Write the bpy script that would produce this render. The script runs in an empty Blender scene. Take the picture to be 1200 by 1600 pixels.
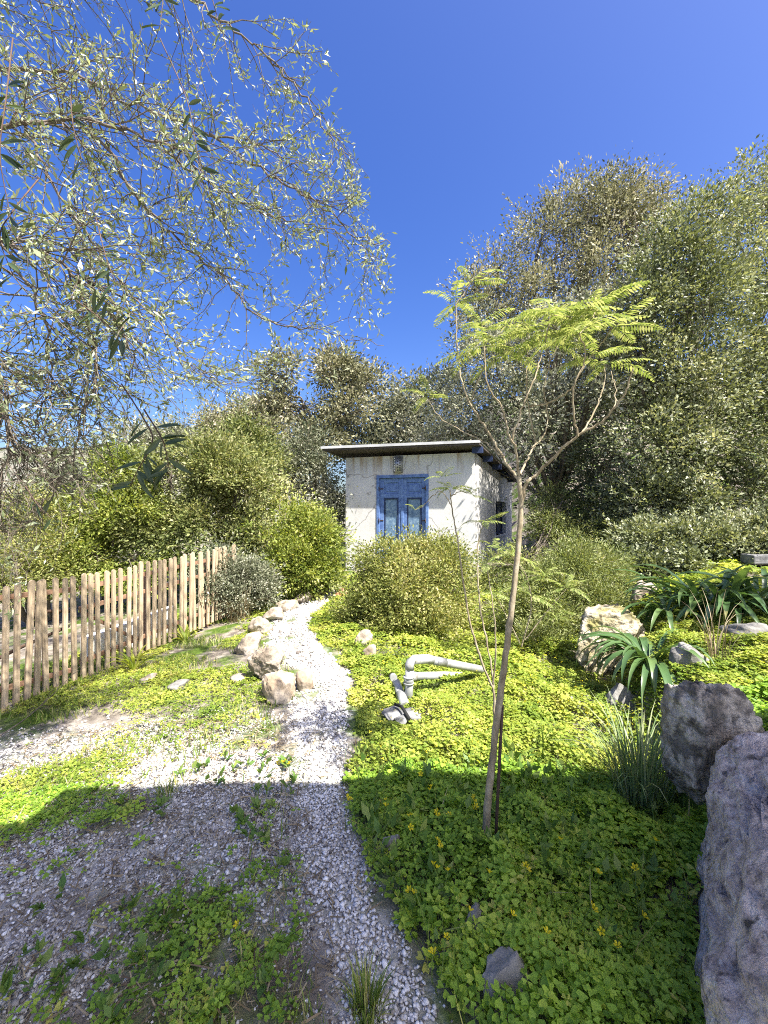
import bpy, math, random
import numpy as np
from mathutils import Vector, Matrix, Quaternion

rng = np.random.default_rng(11)
random.seed(11)
scene = bpy.context.scene
COL = scene.collection
CAMZ, F = 1.55, 650.0           # eye height (m); focal length in px of a 1200 px wide frame

# ------------------------------------------------------------------ camera, sky, sun, exposure
cam = bpy.data.cameras.new("camera")
cam_o = bpy.data.objects.new("camera", cam)
COL.objects.link(cam_o)
cam_o.location = (0, 0, CAMZ)
cam_o.rotation_euler = (math.radians(90), 0, 0)
cam.sensor_fit = 'VERTICAL'
cam.sensor_height = 36.0
cam.lens = F / 1600 * 36.0
cam.clip_start = 0.05
cam.clip_end = 5000
scene.camera = cam_o

SUN_EL, SUN_AZ = math.radians(56), math.radians(135)   # azimuth clockwise from +Y: behind the camera, to its right
SUN = Vector((math.sin(SUN_AZ) * math.cos(SUN_EL), math.cos(SUN_AZ) * math.cos(SUN_EL), math.sin(SUN_EL)))
world = bpy.data.worlds.new("World")
scene.world = world
world.use_nodes = True
wn = world.node_tree
wn.nodes.clear()
sky = wn.nodes.new('ShaderNodeTexSky')
sky.sky_type = 'NISHITA'
sky.sun_disc = False
sky.sun_elevation = SUN_EL
sky.sun_rotation = SUN_AZ
sky.air_density = 1.0
sky.dust_density = 3.0
sky.ozone_density = 3.0
hsv = wn.nodes.new('ShaderNodeHueSaturation')
hsv.inputs['Hue'].default_value = 0.519
hsv.inputs['Saturation'].default_value = 1.36
bg = wn.nodes.new('ShaderNodeBackground')
bg.inputs['Strength'].default_value = 0.087
wo = wn.nodes.new('ShaderNodeOutputWorld')
wn.links.new(sky.outputs[0], hsv.inputs['Color'])
wn.links.new(hsv.outputs[0], bg.inputs[0])
wn.links.new(bg.outputs[0], wo.inputs[0])

sl = bpy.data.lights.new("sun", 'SUN')
sl.energy = 4.8
sl.angle = math.radians(0.53)
sl.color = (1.0, 0.955, 0.88)
sun_o = bpy.data.objects.new("sun", sl)
COL.objects.link(sun_o)
sun_o.rotation_euler = SUN.to_track_quat('Z', 'Y').to_euler()

scene.view_settings.view_transform = 'Standard'
scene.view_settings.look = 'None'
scene.view_settings.gamma = 1.0
scene.view_settings.use_curve_mapping = False
scene.view_settings.exposure = 1.7
scene.render.engine = 'CYCLES'
scene.cycles.max_bounces = 6
scene.cycles.diffuse_bounces = 4
scene.cycles.transmission_bounces = 4
scene.cycles.filter_width = 1.05
scene.cycles.use_denoising = False
scene.cycles.denoiser = 'OPENIMAGEDENOISE'
scene.cycles.denoising_input_passes = 'RGB_ALBEDO_NORMAL'
scene.cycles.sample_clamp_indirect = 6.0

# ------------------------------------------------------------------ helpers: numbers
def at(px, py, Y):
    """photo pixel (1200x1600) at depth Y -> world point"""
    return np.array([(px - 600) / F * Y, Y, CAMZ - (py - 800) / F * Y])

def _hash(ix, iy, iz):
    h = (ix.astype(np.int64) * 374761393 + iy.astype(np.int64) * 668265263 + iz.astype(np.int64) * 2147483647) & 0xffffffff
    h = ((h ^ (h >> 13)) * 1274126177) & 0xffffffff
    h = ((h ^ (h >> 16)) * 2246822519) & 0xffffffff
    return ((h ^ (h >> 15)) & 0xffffff) / float(0xffffff)

def vnoise(P):
    P = np.asarray(P, float)
    i = np.floor(P).astype(np.int64)
    f = P - i
    u = f * f * f * (f * (f * 6 - 15) + 10)
    r = 0
    for dx in (0, 1):
        for dy in (0, 1):
            for dz in (0, 1):
                w = (u[..., 0] if dx else 1 - u[..., 0]) * (u[..., 1] if dy else 1 - u[..., 1]) * (u[..., 2] if dz else 1 - u[..., 2])
                r = r + w * _hash(i[..., 0] + dx, i[..., 1] + dy, i[..., 2] + dz)
    return r

def fbm(P, o=4, lac=2.03, g=0.5):
    P = np.asarray(P, float)
    a, s, t = 1.0, 0.0, 0.0
    for k in range(o):
        s = s + a * vnoise(P + 17.3 * k)
        t += a
        a *= g
        P = P * lac
    return s / t

def n2(x, y, f, seed=0.0, o=3):
    x = np.asarray(x, float)
    return fbm(np.stack([x * f, np.asarray(y, float) * f, np.full_like(x, seed + 0.37)], -1), o)

def smooth(a):
    a = np.clip(a, 0, 1)
    return a * a * (3 - 2 * a)

def unit(v):
    return v / np.maximum(np.linalg.norm(v, axis=-1, keepdims=True), 1e-9)

# ------------------------------------------------------------------ helpers: terrain
BANK_Y = [-5, 0, 1.2, 1.6, 2.3, 3.2, 4.0, 4.6, 6, 8, 12, 30]
BANK_X = [.9, .95, 1.05, 1.12, 1.45, 1.75, 2.2, 2.5, 3.1, 3.7, 5.2, 9]
PATH_Y = np.array([0.0, .8, 1.26, 1.44, 1.68, 2.01, 2.34, 2.52, 2.88, 3.36, 4.03, 4.5, 5.04, 5.6, 6.3, 7.2, 8.06, 9.0, 10.5])
PATH_L = np.array([.05, .0, -.116, -.20, -.27, -.40, -.50, -.53, -.70, -.75, -.86, -1.12, -1.42, -1.58, -1.66, -1.70, -1.62, -1.75, -2.0])
PATH_R = np.array([.42, .30, .174, .09, -.026, -.17, -.22, -.21, -.24, -.28, -.36, -.56, -.80, -1.02, -1.12, -1.05, -.87, -.90, -1.2])

def bank_x(y): return np.interp(y, BANK_Y, BANK_X)
def path_lr(y): return np.interp(y, PATH_Y, PATH_L), np.interp(y, PATH_Y, PATH_R)

def height(x, y):
    x = np.asarray(x, float); y = np.asarray(y, float)
    z = -0.20 * smooth((-x - 0.7) / 2.4) * smooth((y - 0.3) / 2.5)
    z = z - 0.5 * smooth((-x - 3.4) / 6)
    e = x - bank_x(y)
    bank = (0.42 * smooth(e / 0.55) + np.clip(e - .4, 0, 12) * 0.13) * smooth((y + 1.0) / 1.5)
    z = z + bank
    z = z + 0.14 * smooth((y - 7.5) / 2.5)
    z = z + np.clip(y - 14, 0, 60) * 0.10 * smooth((x + 9) / 12)
    z = z + np.clip(y - 10.5, 0, 26) * .34 * smooth((x - 1.5 - .12 * y) / 4)
    near = np.exp(-((x / 14) ** 2 + ((y - 5) / 14) ** 2))
    z = z + near * ((n2(x, y, 0.9, 3.1) - .5) * 0.10 + (n2(x, y, 4.5, 9.1, 2) - .5) * 0.035)
    return z

def hgt(x, y): return float(height(np.array([x]), np.array([y]))[0])

def on_ground(px, py):
    """ground point seen at a photo pixel"""
    Y = 1.0
    for k in range(600):
        p = at(px, py, Y)
        if p[2] <= hgt(p[0], Y): break
        Y += 0.02
    return p

def path_mask(x, y):
    l, r = path_lr(y)
    w = (n2(x, y, 5.0, 5.5) - .5) * 0.22
    d = np.minimum(x - l, r - x) + w
    return smooth((d + .04) / 0.09)

def gravel_mask(x, y):
    """white gravel: the path plus worn patches of the yard on its left"""
    p = path_mask(x, y)
    l, r = path_lr(y)
    yard = smooth((l + .12 - x) / .25) * smooth((3.5 - y) / .8)
    nz = n2(x, y, 1.5, 21.0, 4)
    patch = smooth((nz - .44) / .09)
    # bare worn strips: near the fence, and the sunny strip before the shade
    strip = np.exp(-(((x + 2.3) / .85) ** 2 + ((y - 3.25) / .42) ** 2)) + np.exp(-(((x + .95) / .7) ** 2 + ((y - 2.5) / .28) ** 2)) \
        + np.exp(-(((x + 1.35) / .7) ** 2 + ((y - 1.45) / .3) ** 2)) * .8
    q = yard * np.clip(patch * .8 + smooth((strip - .35) / .4), 0, 1)
    for (bx_, by_, br_) in ((-1.17, 5.3, .20), (-.98, 4.75, .12), (-1.35, 6.1, .16), (-.62, 3.55, .10), (-.45, 2.9, .07)):      # weeds that have taken bits of the path
        p = p * (1 - .9 * np.exp(-(((x - bx_) / br_) ** 2 + ((y - by_) / (br_ * 1.6)) ** 2)))
    return np.clip(np.maximum(p, q), 0, 1)

# ------------------------------------------------------------------ helpers: materials
def nd(t, kind, **kw):
    n = t.nodes.new(kind)
    for k, v in kw.items(): setattr(n, k, v)
    return n

def ramp(t, stops, interp='LINEAR'):
    r = nd(t, 'ShaderNodeValToRGB')
    cr = r.color_ramp
    cr.interpolation = interp
    while len(cr.elements) > 1: cr.elements.remove(cr.elements[-1])
    cr.elements[0].position = stops[0][0]; cr.elements[0].color = (*stops[0][1], 1)
    for p, c in stops[1:]:
        e = cr.elements.new(p); e.color = (*c, 1)
    return r

def new_mat(name):
    m = bpy.data.materials.new(name)
    m.use_nodes = True
    t = m.node_tree
    t.nodes.clear()
    out = nd(t, 'ShaderNodeOutputMaterial')
    b = nd(t, 'ShaderNodeBsdfPrincipled')
    t.links.new(b.outputs[0], out.inputs[0])
    return m, t, b, out

def leaf_mat(name, stops, trans=0.35, rough=0.5, spec=0.3, tint=(1.25, 1.2, .55)):
    m, t, b, out = new_mat(name)
    a = nd(t, 'ShaderNodeAttribute', attribute_name='rnd')
    r = ramp(t, stops)
    t.links.new(a.outputs['Fac'], r.inputs[0])
    t.links.new(r.outputs[0], b.inputs['Base Color'])
    b.inputs['Roughness'].default_value = rough
    b.inputs['Specular IOR Level'].default_value = spec
    tr = nd(t, 'ShaderNodeBsdfTranslucent')
    mu = nd(t, 'ShaderNodeMix', data_type='RGBA', blend_type='MULTIPLY')
    mu.inputs['Factor'].default_value = 1
    mu.inputs[7].default_value = (*tint, 1)
    t.links.new(r.outputs[0], mu.inputs[6])
    t.links.new(mu.outputs[2], tr.inputs[0])
    mx = nd(t, 'ShaderNodeMixShader')
    mx.inputs[0].default_value = trans
    t.links.new(b.outputs[0], mx.inputs[1]); t.links.new(tr.outputs[0], mx.inputs[2])
    t.links.new(mx.outputs[0], out.inputs[0])
    return m

def noise_mat(name, stops, scale=6.0, detail=8, rough=.85, bump=.4, bscale=None, stretch=(1, 1, 1), bdist=.02, spec=.3, metal=0.0, extra=None):
    m, t, b, out = new_mat(name)
    tc = nd(t, 'ShaderNodeTexCoord')
    mp = nd(t, 'ShaderNodeMapping'); mp.inputs['Scale'].default_value = stretch
    t.links.new(tc.outputs['Object'], mp.inputs[0])
    n = nd(t, 'ShaderNodeTexNoise'); n.inputs['Scale'].default_value = scale; n.inputs['Detail'].default_value = detail; n.inputs['Roughness'].default_value = .62
    t.links.new(mp.outputs[0], n.inputs[0])
    r = ramp(t, stops)
    t.links.new(n.outputs[0], r.inputs[0])
    col = r.outputs[0]
    if extra: col = extra(t, mp, col)
    t.links.new(col, b.inputs['Base Color'])
    b.inputs['Roughness'].default_value = rough
    b.inputs['Specular IOR Level'].default_value = spec
    b.inputs['Metallic'].default_value = metal
    if bump:
        n2_ = nd(t, 'ShaderNodeTexNoise'); n2_.inputs['Scale'].default_value = bscale or scale * 4; n2_.inputs['Detail'].default_value = 9
        t.links.new(mp.outputs[0], n2_.inputs[0])
        bp = nd(t, 'ShaderNodeBump'); bp.inputs['Strength'].default_value = bump; bp.inputs['Distance'].default_value = bdist
        t.links.new(n2_.outputs[0], bp.inputs['Height']); t.links.new(bp.outputs[0], b.inputs['Normal'])
    return m

def voro_spots(scale, lo, hi, colr, amount=1.0):
    """dark or pale lichen / pit spots laid over a stone colour"""
    def f(t, mp, col):
        n = nd(t, 'ShaderNodeTexNoise'); n.inputs['Scale'].default_value = scale; n.inputs['Detail'].default_value = 5
        t.links.new(mp.outputs[0], n.inputs[0])
        mr = nd(t, 'ShaderNodeMapRange'); mr.inputs[1].default_value = lo; mr.inputs[2].default_value = hi; mr.inputs[4].default_value = amount
        t.links.new(n.outputs[0], mr.inputs[0])
        mx = nd(t, 'ShaderNodeMix', data_type='RGBA')
        t.links.new(mr.outputs[0], mx.inputs['Factor']); t.links.new(col, mx.inputs[6]); mx.inputs[7].default_value = (*colr, 1)
        return mx.outputs[2]
    return f

def chain(*fs):
    def f(t, mp, col):
        for g in fs: col = g(t, mp, col)
        return col
    return f

# ------------------------------------------------------------------ helpers: objects
def tag(o, label=None, cat=None, group=None, kind=None):
    if label: o['label'] = label
    if cat: o['category'] = cat
    if group: o['group'] = group
    if kind: o['kind'] = kind
    return o

def empty(name, loc, label, cat, group=None, rz=0.0):
    o = bpy.data.objects.new(name, None)
    COL.objects.link(o)
    o.location = loc; o.rotation_euler = (0, 0, rz)
    o.empty_display_size = .1
    return tag(o, label, cat, group)

def link(name, me, parent=None):
    """parent is at identity-with-offset: children meshes are built in world space and shifted"""
    o = bpy.data.objects.new(name, me)
    COL.objects.link(o)
    if parent is not None: o.parent = parent
    return o

def np_mesh(name, V, F_, mat, rnd=None, smooth_=False):
    V = np.asarray(V, np.float32).reshape(-1, 3)
    F_ = np.asarray(F_, np.int32)
    n, q = F_.shape
    me = bpy.data.meshes.new(name)
    me.vertices.add(len(V)); me.vertices.foreach_set('co', V.ravel())
    me.loops.add(n * q); me.loops.foreach_set('vertex_index', F_.ravel())
    me.polygons.add(n)
    me.polygons.foreach_set('loop_start', np.arange(0, n * q, q, dtype=np.int32))
    if smooth_: me.polygons.foreach_set('use_smooth', np.ones(n, bool))
    me.update(calc_edges=True)
    if rnd is not None:
        a = me.attributes.new('rnd', 'FLOAT', 'POINT')
        a.data.foreach_set('value', np.asarray(rnd, np.float32).ravel())
    me.materials.append(mat)
    return me

def world_child(name, V, F_, mat, parent=None, rnd=None, smooth_=False):
    """mesh from world-space vertices; parent may be an unrotated Empty or object"""
    V = np.asarray(V, float).reshape(-1, 3)
    p = parent; off = np.zeros(3)
    while p is not None:
        off += np.array(p.location); p = p.parent
    return link(name, np_mesh(name, V - off, F_, mat, rnd, smooth_), parent)

class MB:
    """collects quads/tris of boxes, tubes and so on into one mesh"""
    def __init__(s): s.v = []; s.f = []; s.n = 0; s.sm = []
    def add(s, V, F_, sm=False):
        V = np.asarray(V, float)
        for f in F_:
            s.f.append([int(i) + s.n for i in f]); s.sm.append(sm)
        s.v.append(V); s.n += len(V)
        return s
    def box(s, o, ax, ay, az):
        """box from a corner and three edge vectors"""
        o, ax, ay, az = (np.asarray(q, float) for q in (o, ax, ay, az))
        V = [o, o + ax, o + ax + ay, o + ay, o + az, o + ax + az, o + ax + ay + az, o + ay + az]
        Fq = [[0, 3, 2, 1], [4, 5, 6, 7], [0, 1, 5, 4], [1, 2, 6, 5], [2, 3, 7, 6], [3, 0, 4, 7]]
        if np.dot(np.cross(ax, ay), az) < 0: Fq = [f[::-1] for f in Fq]
        return s.add(V, Fq)
    def tube(s, pts, r, sides=8, cap=True):
        V, Fq = tube_np(pts, r, sides)
        s.add(V, Fq, True)
        if cap:
            n = len(V)
            s.f.append([s.n - n + i for i in range(sides)][::-1]); s.sm.append(False)
            s.f.append([s.n - sides + i for i in range(sides)]); s.sm.append(False)
        return s
    def build(s, name, mat, parent=None, world_space=True, bevel=0):
        V = np.concatenate(s.v)
        if world_space:
            p = parent
            while p is not None:
                V = V - np.array(p.location); p = p.parent
        me = bpy.data.meshes.new(name)
        me.from_pydata([tuple(q) for q in V], [], s.f)
        me.polygons.foreach_set('use_smooth', s.sm)
        me.update()
        me.materials.append(mat)
        o = link(name, me, parent)
        if bevel:
            b = o.modifiers.new('bevel', 'BEVEL'); b.width = bevel; b.segments = 2; b.limit_method = 'ANGLE'
        return o

def tube_np(pts, r, sides=6):
    pts = np.asarray(pts, float)
    n = len(pts)
    r = np.broadcast_to(np.asarray(r, float), (n,))
    T = unit(np.gradient(pts, axis=0))
    ref = np.array([0.31, 0.17, 0.93]) if abs(T[0][2]) < .9 else np.array([1.0, .1, 0])
    U = unit(np.cross(T, ref)); W = np.cross(T, U)
    a = np.linspace(0, 2 * np.pi, sides, endpoint=False)
    V = pts[:, None] + r[:, None, None] * (np.cos(a)[None, :, None] * U[:, None] + np.sin(a)[None, :, None] * W[:, None])
    i = np.arange(n - 1)[:, None] * sides; j = np.arange(sides)[None]; k = (j + 1) % sides
    Fq = np.stack([i + j, i + k, i + sides + k, i + sides + j], -1).reshape(-1, 4)
    return V.reshape(-1, 3), Fq

def tubes_obj(name, tubes, mat, parent=None, sides=5):
    Vs, Fs, n = [], [], 0
    for pts, r in tubes:
        V, Fq = tube_np(pts, r, sides)
        Vs.append(V); Fs.append(Fq + n); n += len(V)
    return world_child(name, np.concatenate(Vs), np.concatenate(Fs), mat, parent, None, True)

def curve_pts(P, n=8):
    """Catmull-Rom through control points"""
    P = np.asarray(P, float)
    Q = np.vstack([2 * P[0] - P[1], P, 2 * P[-1] - P[-2]])
    out = []
    for i in range(len(P) - 1):
        p0, p1, p2, p3 = Q[i:i + 4]
        for t in np.linspace(0, 1, n, endpoint=False):
            out.append(.5 * ((2 * p1) + (p2 - p0) * t + (2 * p0 - 5 * p1 + 4 * p2 - p3) * t ** 2 + (3 * p1 - p0 - 3 * p2 + p3) * t ** 3))
    out.append(P[-1])
    return np.array(out)

def frames(d, roll=None, up=None):
    """rotation matrices whose Y is along d; Z near up (or random)"""
    d = unit(d)
    n = len(d)
    if up is None: up = rng.normal(size=(n, 3))
    x = unit(np.cross(d, up)); z = np.cross(x, d)
    return np.stack([x, d, z], -1)

def inst(pv, pf, pos, R, s):
    """copies of a little mesh as arrays"""
    pv = np.asarray(pv, float); pf = np.asarray(pf)
    s = np.asarray(s, float)
    if s.ndim == 1: s = s[:, None] * np.ones(3)
    V = np.einsum('nij,nkj->nki', R, pv[None] * s[:, None, :]) + pos[:, None, :]
    Fq = pf[None] + (np.arange(len(pos)) * len(pv))[:, None, None]
    return V.reshape(-1, 3), Fq.reshape(-1, pf.shape[1])

def scatter(name, pv, pf, pos, R, s, mat, parent=None, rnd=None, smooth_=False):
    V, Fq = inst(pv, pf, pos, R, s)
    if rnd is None: rnd = rng.random(len(pos))
    return world_child(name, V, Fq, mat, parent, np.repeat(rnd, len(pv)), smooth_)

LEAF_V = [(0, 0, 0), (.24, .42, .05), (0, 1, -.10), (-.24, .42, .05)]
LEAF_F = [(0, 1, 2, 3)]
LANCE_V = [(0, 0, 0), (.11, .45, .03), (0, 1, -.06), (-.11, .45, .03)]
ROUND_V = [(0, 0, 0), (.40, .5, .06), (0, 1, -.06), (-.40, .5, .06)]

# ------------------------------------------------------------------ materials
M = {}
M['clover'] = leaf_mat('clover_leaf', [(0, (.13, .24, .03)), (.5, (.30, .46, .055)), (.85, (.44, .54, .075)), (1, (.52, .50, .12))], .42, .5)
M['clover_sun'] = leaf_mat('clover_leaf_sunlit', [(0, (.14, .22, .03)), (.45, (.31, .38, .06)), (.85, (.50, .52, .11)), (1, (.62, .56, .17))], .42, .5)  # sunlit copy of the clover leaf: the sun's yellow put into the colour
M['weed'] = leaf_mat('weed_leaf', [(0, (.08, .16, .035)), (.5, (.15, .25, .05)), (1, (.28, .34, .09))], .35)
M['grass'] = leaf_mat('grass_blade', [(0, (.10, .17, .03)), (.6, (.22, .30, .06)), (.85, (.42, .42, .14)), (1, (.50, .43, .22))], .35)
M['blue_grass'] = leaf_mat('grey_green_grass', [(0, (.09, .16, .06)), (.6, (.19, .26, .11)), (1, (.40, .42, .24))], .25)
M['straw'] = leaf_mat('dry_litter', [(0, (.10, .07, .04)), (.5, (.24, .18, .10)), (1, (.42, .35, .22))], .1)
M['petal'] = leaf_mat('yellow_petal', [(0, (.75, .62, .02)), (1, (.85, .75, .06))], .35, tint=(1, 1, .6))
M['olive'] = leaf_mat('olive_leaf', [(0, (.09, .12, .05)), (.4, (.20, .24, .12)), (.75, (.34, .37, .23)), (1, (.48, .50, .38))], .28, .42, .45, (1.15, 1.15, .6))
M['olive_dark'] = leaf_mat('olive_leaf_shaded', [(0, (.035, .06, .025)), (1, (.07, .10, .045))], .18, .4, .4)  # darker copy of the olive leaf: silhouette shade put into the colour
M['frond'] = leaf_mat('feathery_leaf', [(0, (.13, .19, .04)), (.5, (.25, .31, .085)), (1, (.43, .45, .19))], .4, .5, tint=(1.2, 1.15, .8))
M['tall'] = leaf_mat('tall_tree_leaf', [(0, (.07, .075, .035)), (.45, (.23, .23, .13)), (.8, (.41, .395, .25)), (1, (.54, .47, .36))], .26, tint=(1.15, 1.12, .9))
M['evergreen'] = leaf_mat('evergreen_leaf', [(0, (.05, .065, .03)), (.45, (.20, .23, .115)), (.8, (.39, .41, .26)), (1, (.55, .54, .42))], .24, .45, .28)
M['oak'] = leaf_mat('grey_green_leaf', [(0, (.065, .085, .045)), (.45, (.21, .225, .14)), (.8, (.37, .37, .27)), (1, (.54, .52, .42))], .26, tint=(1.15, 1.12, .95))
M['shrub'] = leaf_mat('shrub_leaf', [(0, (.06, .085, .024)), (.45, (.18, .21, .07)), (.8, (.33, .345, .13)), (1, (.46, .43, .23))], .34, tint=(1.2, 1.15, .7))
M['lime'] = leaf_mat('bright_shrub_leaf', [(0, (.08, .12, .022)), (.45, (.22, .27, .055)), (.85, (.39, .42, .11)), (1, (.50, .47, .20))], .4)
M['yellow_bush'] = leaf_mat('fine_bush_leaf', [(0, (.09, .12, .03)), (.45, (.24, .27, .075)), (.8, (.42, .42, .14)), (1, (.55, .50, .26))], .38, tint=(1.2, 1.12, .7))
M['rosemary'] = leaf_mat('needle_bush_leaf', [(0, (.10, .13, .035)), (.45, (.23, .27, .09)), (.8, (.36, .38, .16)), (1, (.50, .47, .29))], .3)
M['strap'] = leaf_mat('strap_leaf', [(0, (.045, .09, .03)), (.5, (.08, .15, .05)), (.9, (.15, .22, .07)), (1, (.35, .33, .12))], .25, .32, .6)

M['bark'] = noise_mat('grey_bark', [(.3, (.06, .048, .036)), (.55, (.15, .125, .095)), (.75, (.26, .225, .175))], 14, bump=.6, stretch=(1, 1, .35))
M['sapling_bark'] = noise_mat('sapling_bark', [(.3, (.14, .11, .065)), (.5, (.28, .23, .15)), (.7, (.42, .37, .27))], 30, bump=.5, stretch=(1, 1, .5), bdist=.004)
M['twig'] = noise_mat('twig_bark', [(.3, (.07, .055, .04)), (.7, (.20, .165, .13))], 25, bump=.3, bdist=.003)
def per_object(amount):
    def f(t, mp, col):
        oi = nd(t, 'ShaderNodeObjectInfo'); mr = nd(t, 'ShaderNodeMapRange'); mr.inputs[3].default_value = 1 - amount; mr.inputs[4].default_value = 1 + amount
        t.links.new(oi.outputs['Random'], mr.inputs[0])
        h = nd(t, 'ShaderNodeHueSaturation'); t.links.new(mr.outputs[0], h.inputs['Value']); t.links.new(col, h.inputs['Color'])
        return h.outputs[0]
    return f
M['picket'] = noise_mat('weathered_pine', [(.28, (.15, .105, .065)), (.45, (.36, .27, .175)), (.72, (.54, .435, .30))], 9, bump=.35, stretch=(6, 6, .6), bdist=.003, extra=per_object(.22))
M['rail'] = noise_mat('brown_rail_wood', [(.3, (.16, .085, .05)), (.7, (.36, .22, .14))], 9, bump=.3, stretch=(1, 1, 6), bdist=.003)
M['dark_rail'] = noise_mat('dark_pole_wood', [(.3, (.045, .028, .02)), (.7, (.13, .08, .055))], 12, bump=.3, bdist=.003)
M['blue'] = noise_mat('blue_paint', [(.3, (.07, .12, .26)), (.5, (.105, .18, .38)), (.75, (.20, .30, .47))], 11, rough=.5, bump=.15, bdist=.003)
M['blue_pane'] = noise_mat('faded_blue_panel', [(.3, (.075, .13, .22)), (.5, (.13, .21, .31)), (.7, (.27, .36, .42))], 16, rough=.35, bump=.25, bdist=.004)
M['dark_blue'] = noise_mat('dark_blue_paint', [(.3, (.012, .02, .055)), (.7, (.03, .05, .12))], 9, rough=.6, bump=.15, bdist=.003)
M['zinc'] = noise_mat('zinc_sheet', [(.3, (.20, .20, .20)), (.7, (.46, .46, .46))], 9, rough=.45, bump=.1, metal=.6, bdist=.003)
M['roof'] = noise_mat('weathered_roof_sheet', [(.3, (.36, .36, .35)), (.7, (.60, .60, .59))], 3, rough=.6, bump=.2, bdist=.004)
M['black'] = noise_mat('dark_hole', [(.3, (.01, .01, .01)), (.7, (.022, .022, .022))], 9, bump=0)
M['pvc'] = noise_mat('grey_pvc', [(.3, (.22, .225, .22)), (.55, (.34, .345, .335)), (.75, (.45, .445, .42))], 7, rough=.42, bump=.06, bdist=.003,
                     extra=voro_spots(16, .60, .70, (.22, .20, .15), .8))
M['rust'] = noise_mat('rusty_iron', [(.3, (.03, .02, .016)), (.7, (.09, .055, .04))], 40, rough=.8, bump=.3, bdist=.002)
M['white_metal'] = noise_mat('white_painted_pole', [(.3, (.5, .5, .5)), (.7, (.72, .72, .72))], 9, rough=.45, bump=.05)
M['whitewash'] = noise_mat('whitewash', [(.3, (.50, .48, .44)), (.6, (.70, .69, .66))], 6, bump=.3, bdist=.006)
M['timber'] = noise_mat('dark_soffit_wood', [(.3, (.04, .035, .03)), (.7, (.11, .09, .075))], 6, bump=.3, stretch=(6, .6, 6), bdist=.004)

M['limestone'] = noise_mat('limestone', [(.28, (.08, .06, .04)), (.45, (.25, .205, .155)), (.60, (.43, .38, .315)), (.8, (.62, .57, .50))], 5, bump=.9, bscale=16, bdist=.03,
                           extra=voro_spots(9, .56, .68, (.20, .155, .11), .7))
M['tan_stone'] = noise_mat('tan_stone', [(.30, (.10, .06, .035)), (.45, (.30, .23, .16)), (.60, (.45, .385, .31)), (.82, (.58, .53, .46))], 3.5, bump=.7, bscale=14, bdist=.02)
M['grey_stone'] = noise_mat('grey_stone', [(.25, (.07, .065, .06)), (.5, (.22, .21, .19)), (.75, (.42, .40, .36))], 6, bump=.9, bscale=18, bdist=.02)
M['moss_stone'] = noise_mat('mossy_boulder', [(.25, (.15, .12, .07)), (.45, (.36, .31, .20)), (.62, (.55, .49, .38)), (.8, (.66, .60, .53))], 5, bump=1.0, bscale=18, bdist=.04, extra=chain(voro_spots(4.0, .47, .60, (.20, .18, .05), .85), voro_spots(13, .55, .63, (.07, .055, .04), .8)))
M['pitted'] = noise_mat('pitted_limestone', [(.28, (.08, .068, .056)), (.46, (.26, .225, .185)), (.60, (.50, .45, .38)), (.8, (.70, .65, .58))], 9, bump=1.0, bscale=20, bdist=.05,
                        extra=voro_spots(11, .52, .59, (.05, .045, .04), .7))
M['slate'] = noise_mat('violet_grey_boulder', [(.30, (.17, .14, .135)), (.45, (.42, .35, .32)), (.58, (.58, .50, .46)), (.75, (.72, .67, .63))], 20, bump=1.0, bscale=46, bdist=.04,
                       extra=chain(voro_spots(6.5, .63, .68, (.03, .026, .024), .9), voro_spots(22, .62, .68, (.07, .06, .06), .8), voro_spots(38, .63, .69, (.62, .61, .58), .7)))
M['terracotta'] = noise_mat('reddish_stone', [(.3, (.26, .10, .05)), (.7, (.50, .27, .16))], 6, bump=.6)
M['slab'] = noise_mat('dark_slab', [(.3, (.07, .07, .07)), (.5, (.16, .16, .16)), (.75, (.36, .35, .33))], 8, bump=.5, bdist=.01)

def gravel_material():
    m, t, b, out = new_mat('white_gravel')
    a = nd(t, 'ShaderNodeAttribute', attribute_name='rnd')
    r = ramp(t, [(0, (.12, .10, .085)), (.22, (.30, .275, .245)), (.50, (.56, .54, .515)), (1, (.80, .79, .77))])
    t.links.new(a.outputs['Fac'], r.inputs[0]); t.links.new(r.outputs[0], b.inputs['Base Color'])
    b.inputs['Roughness'].default_value = .75
    return m
M['gravel'] = gravel_material()

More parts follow.
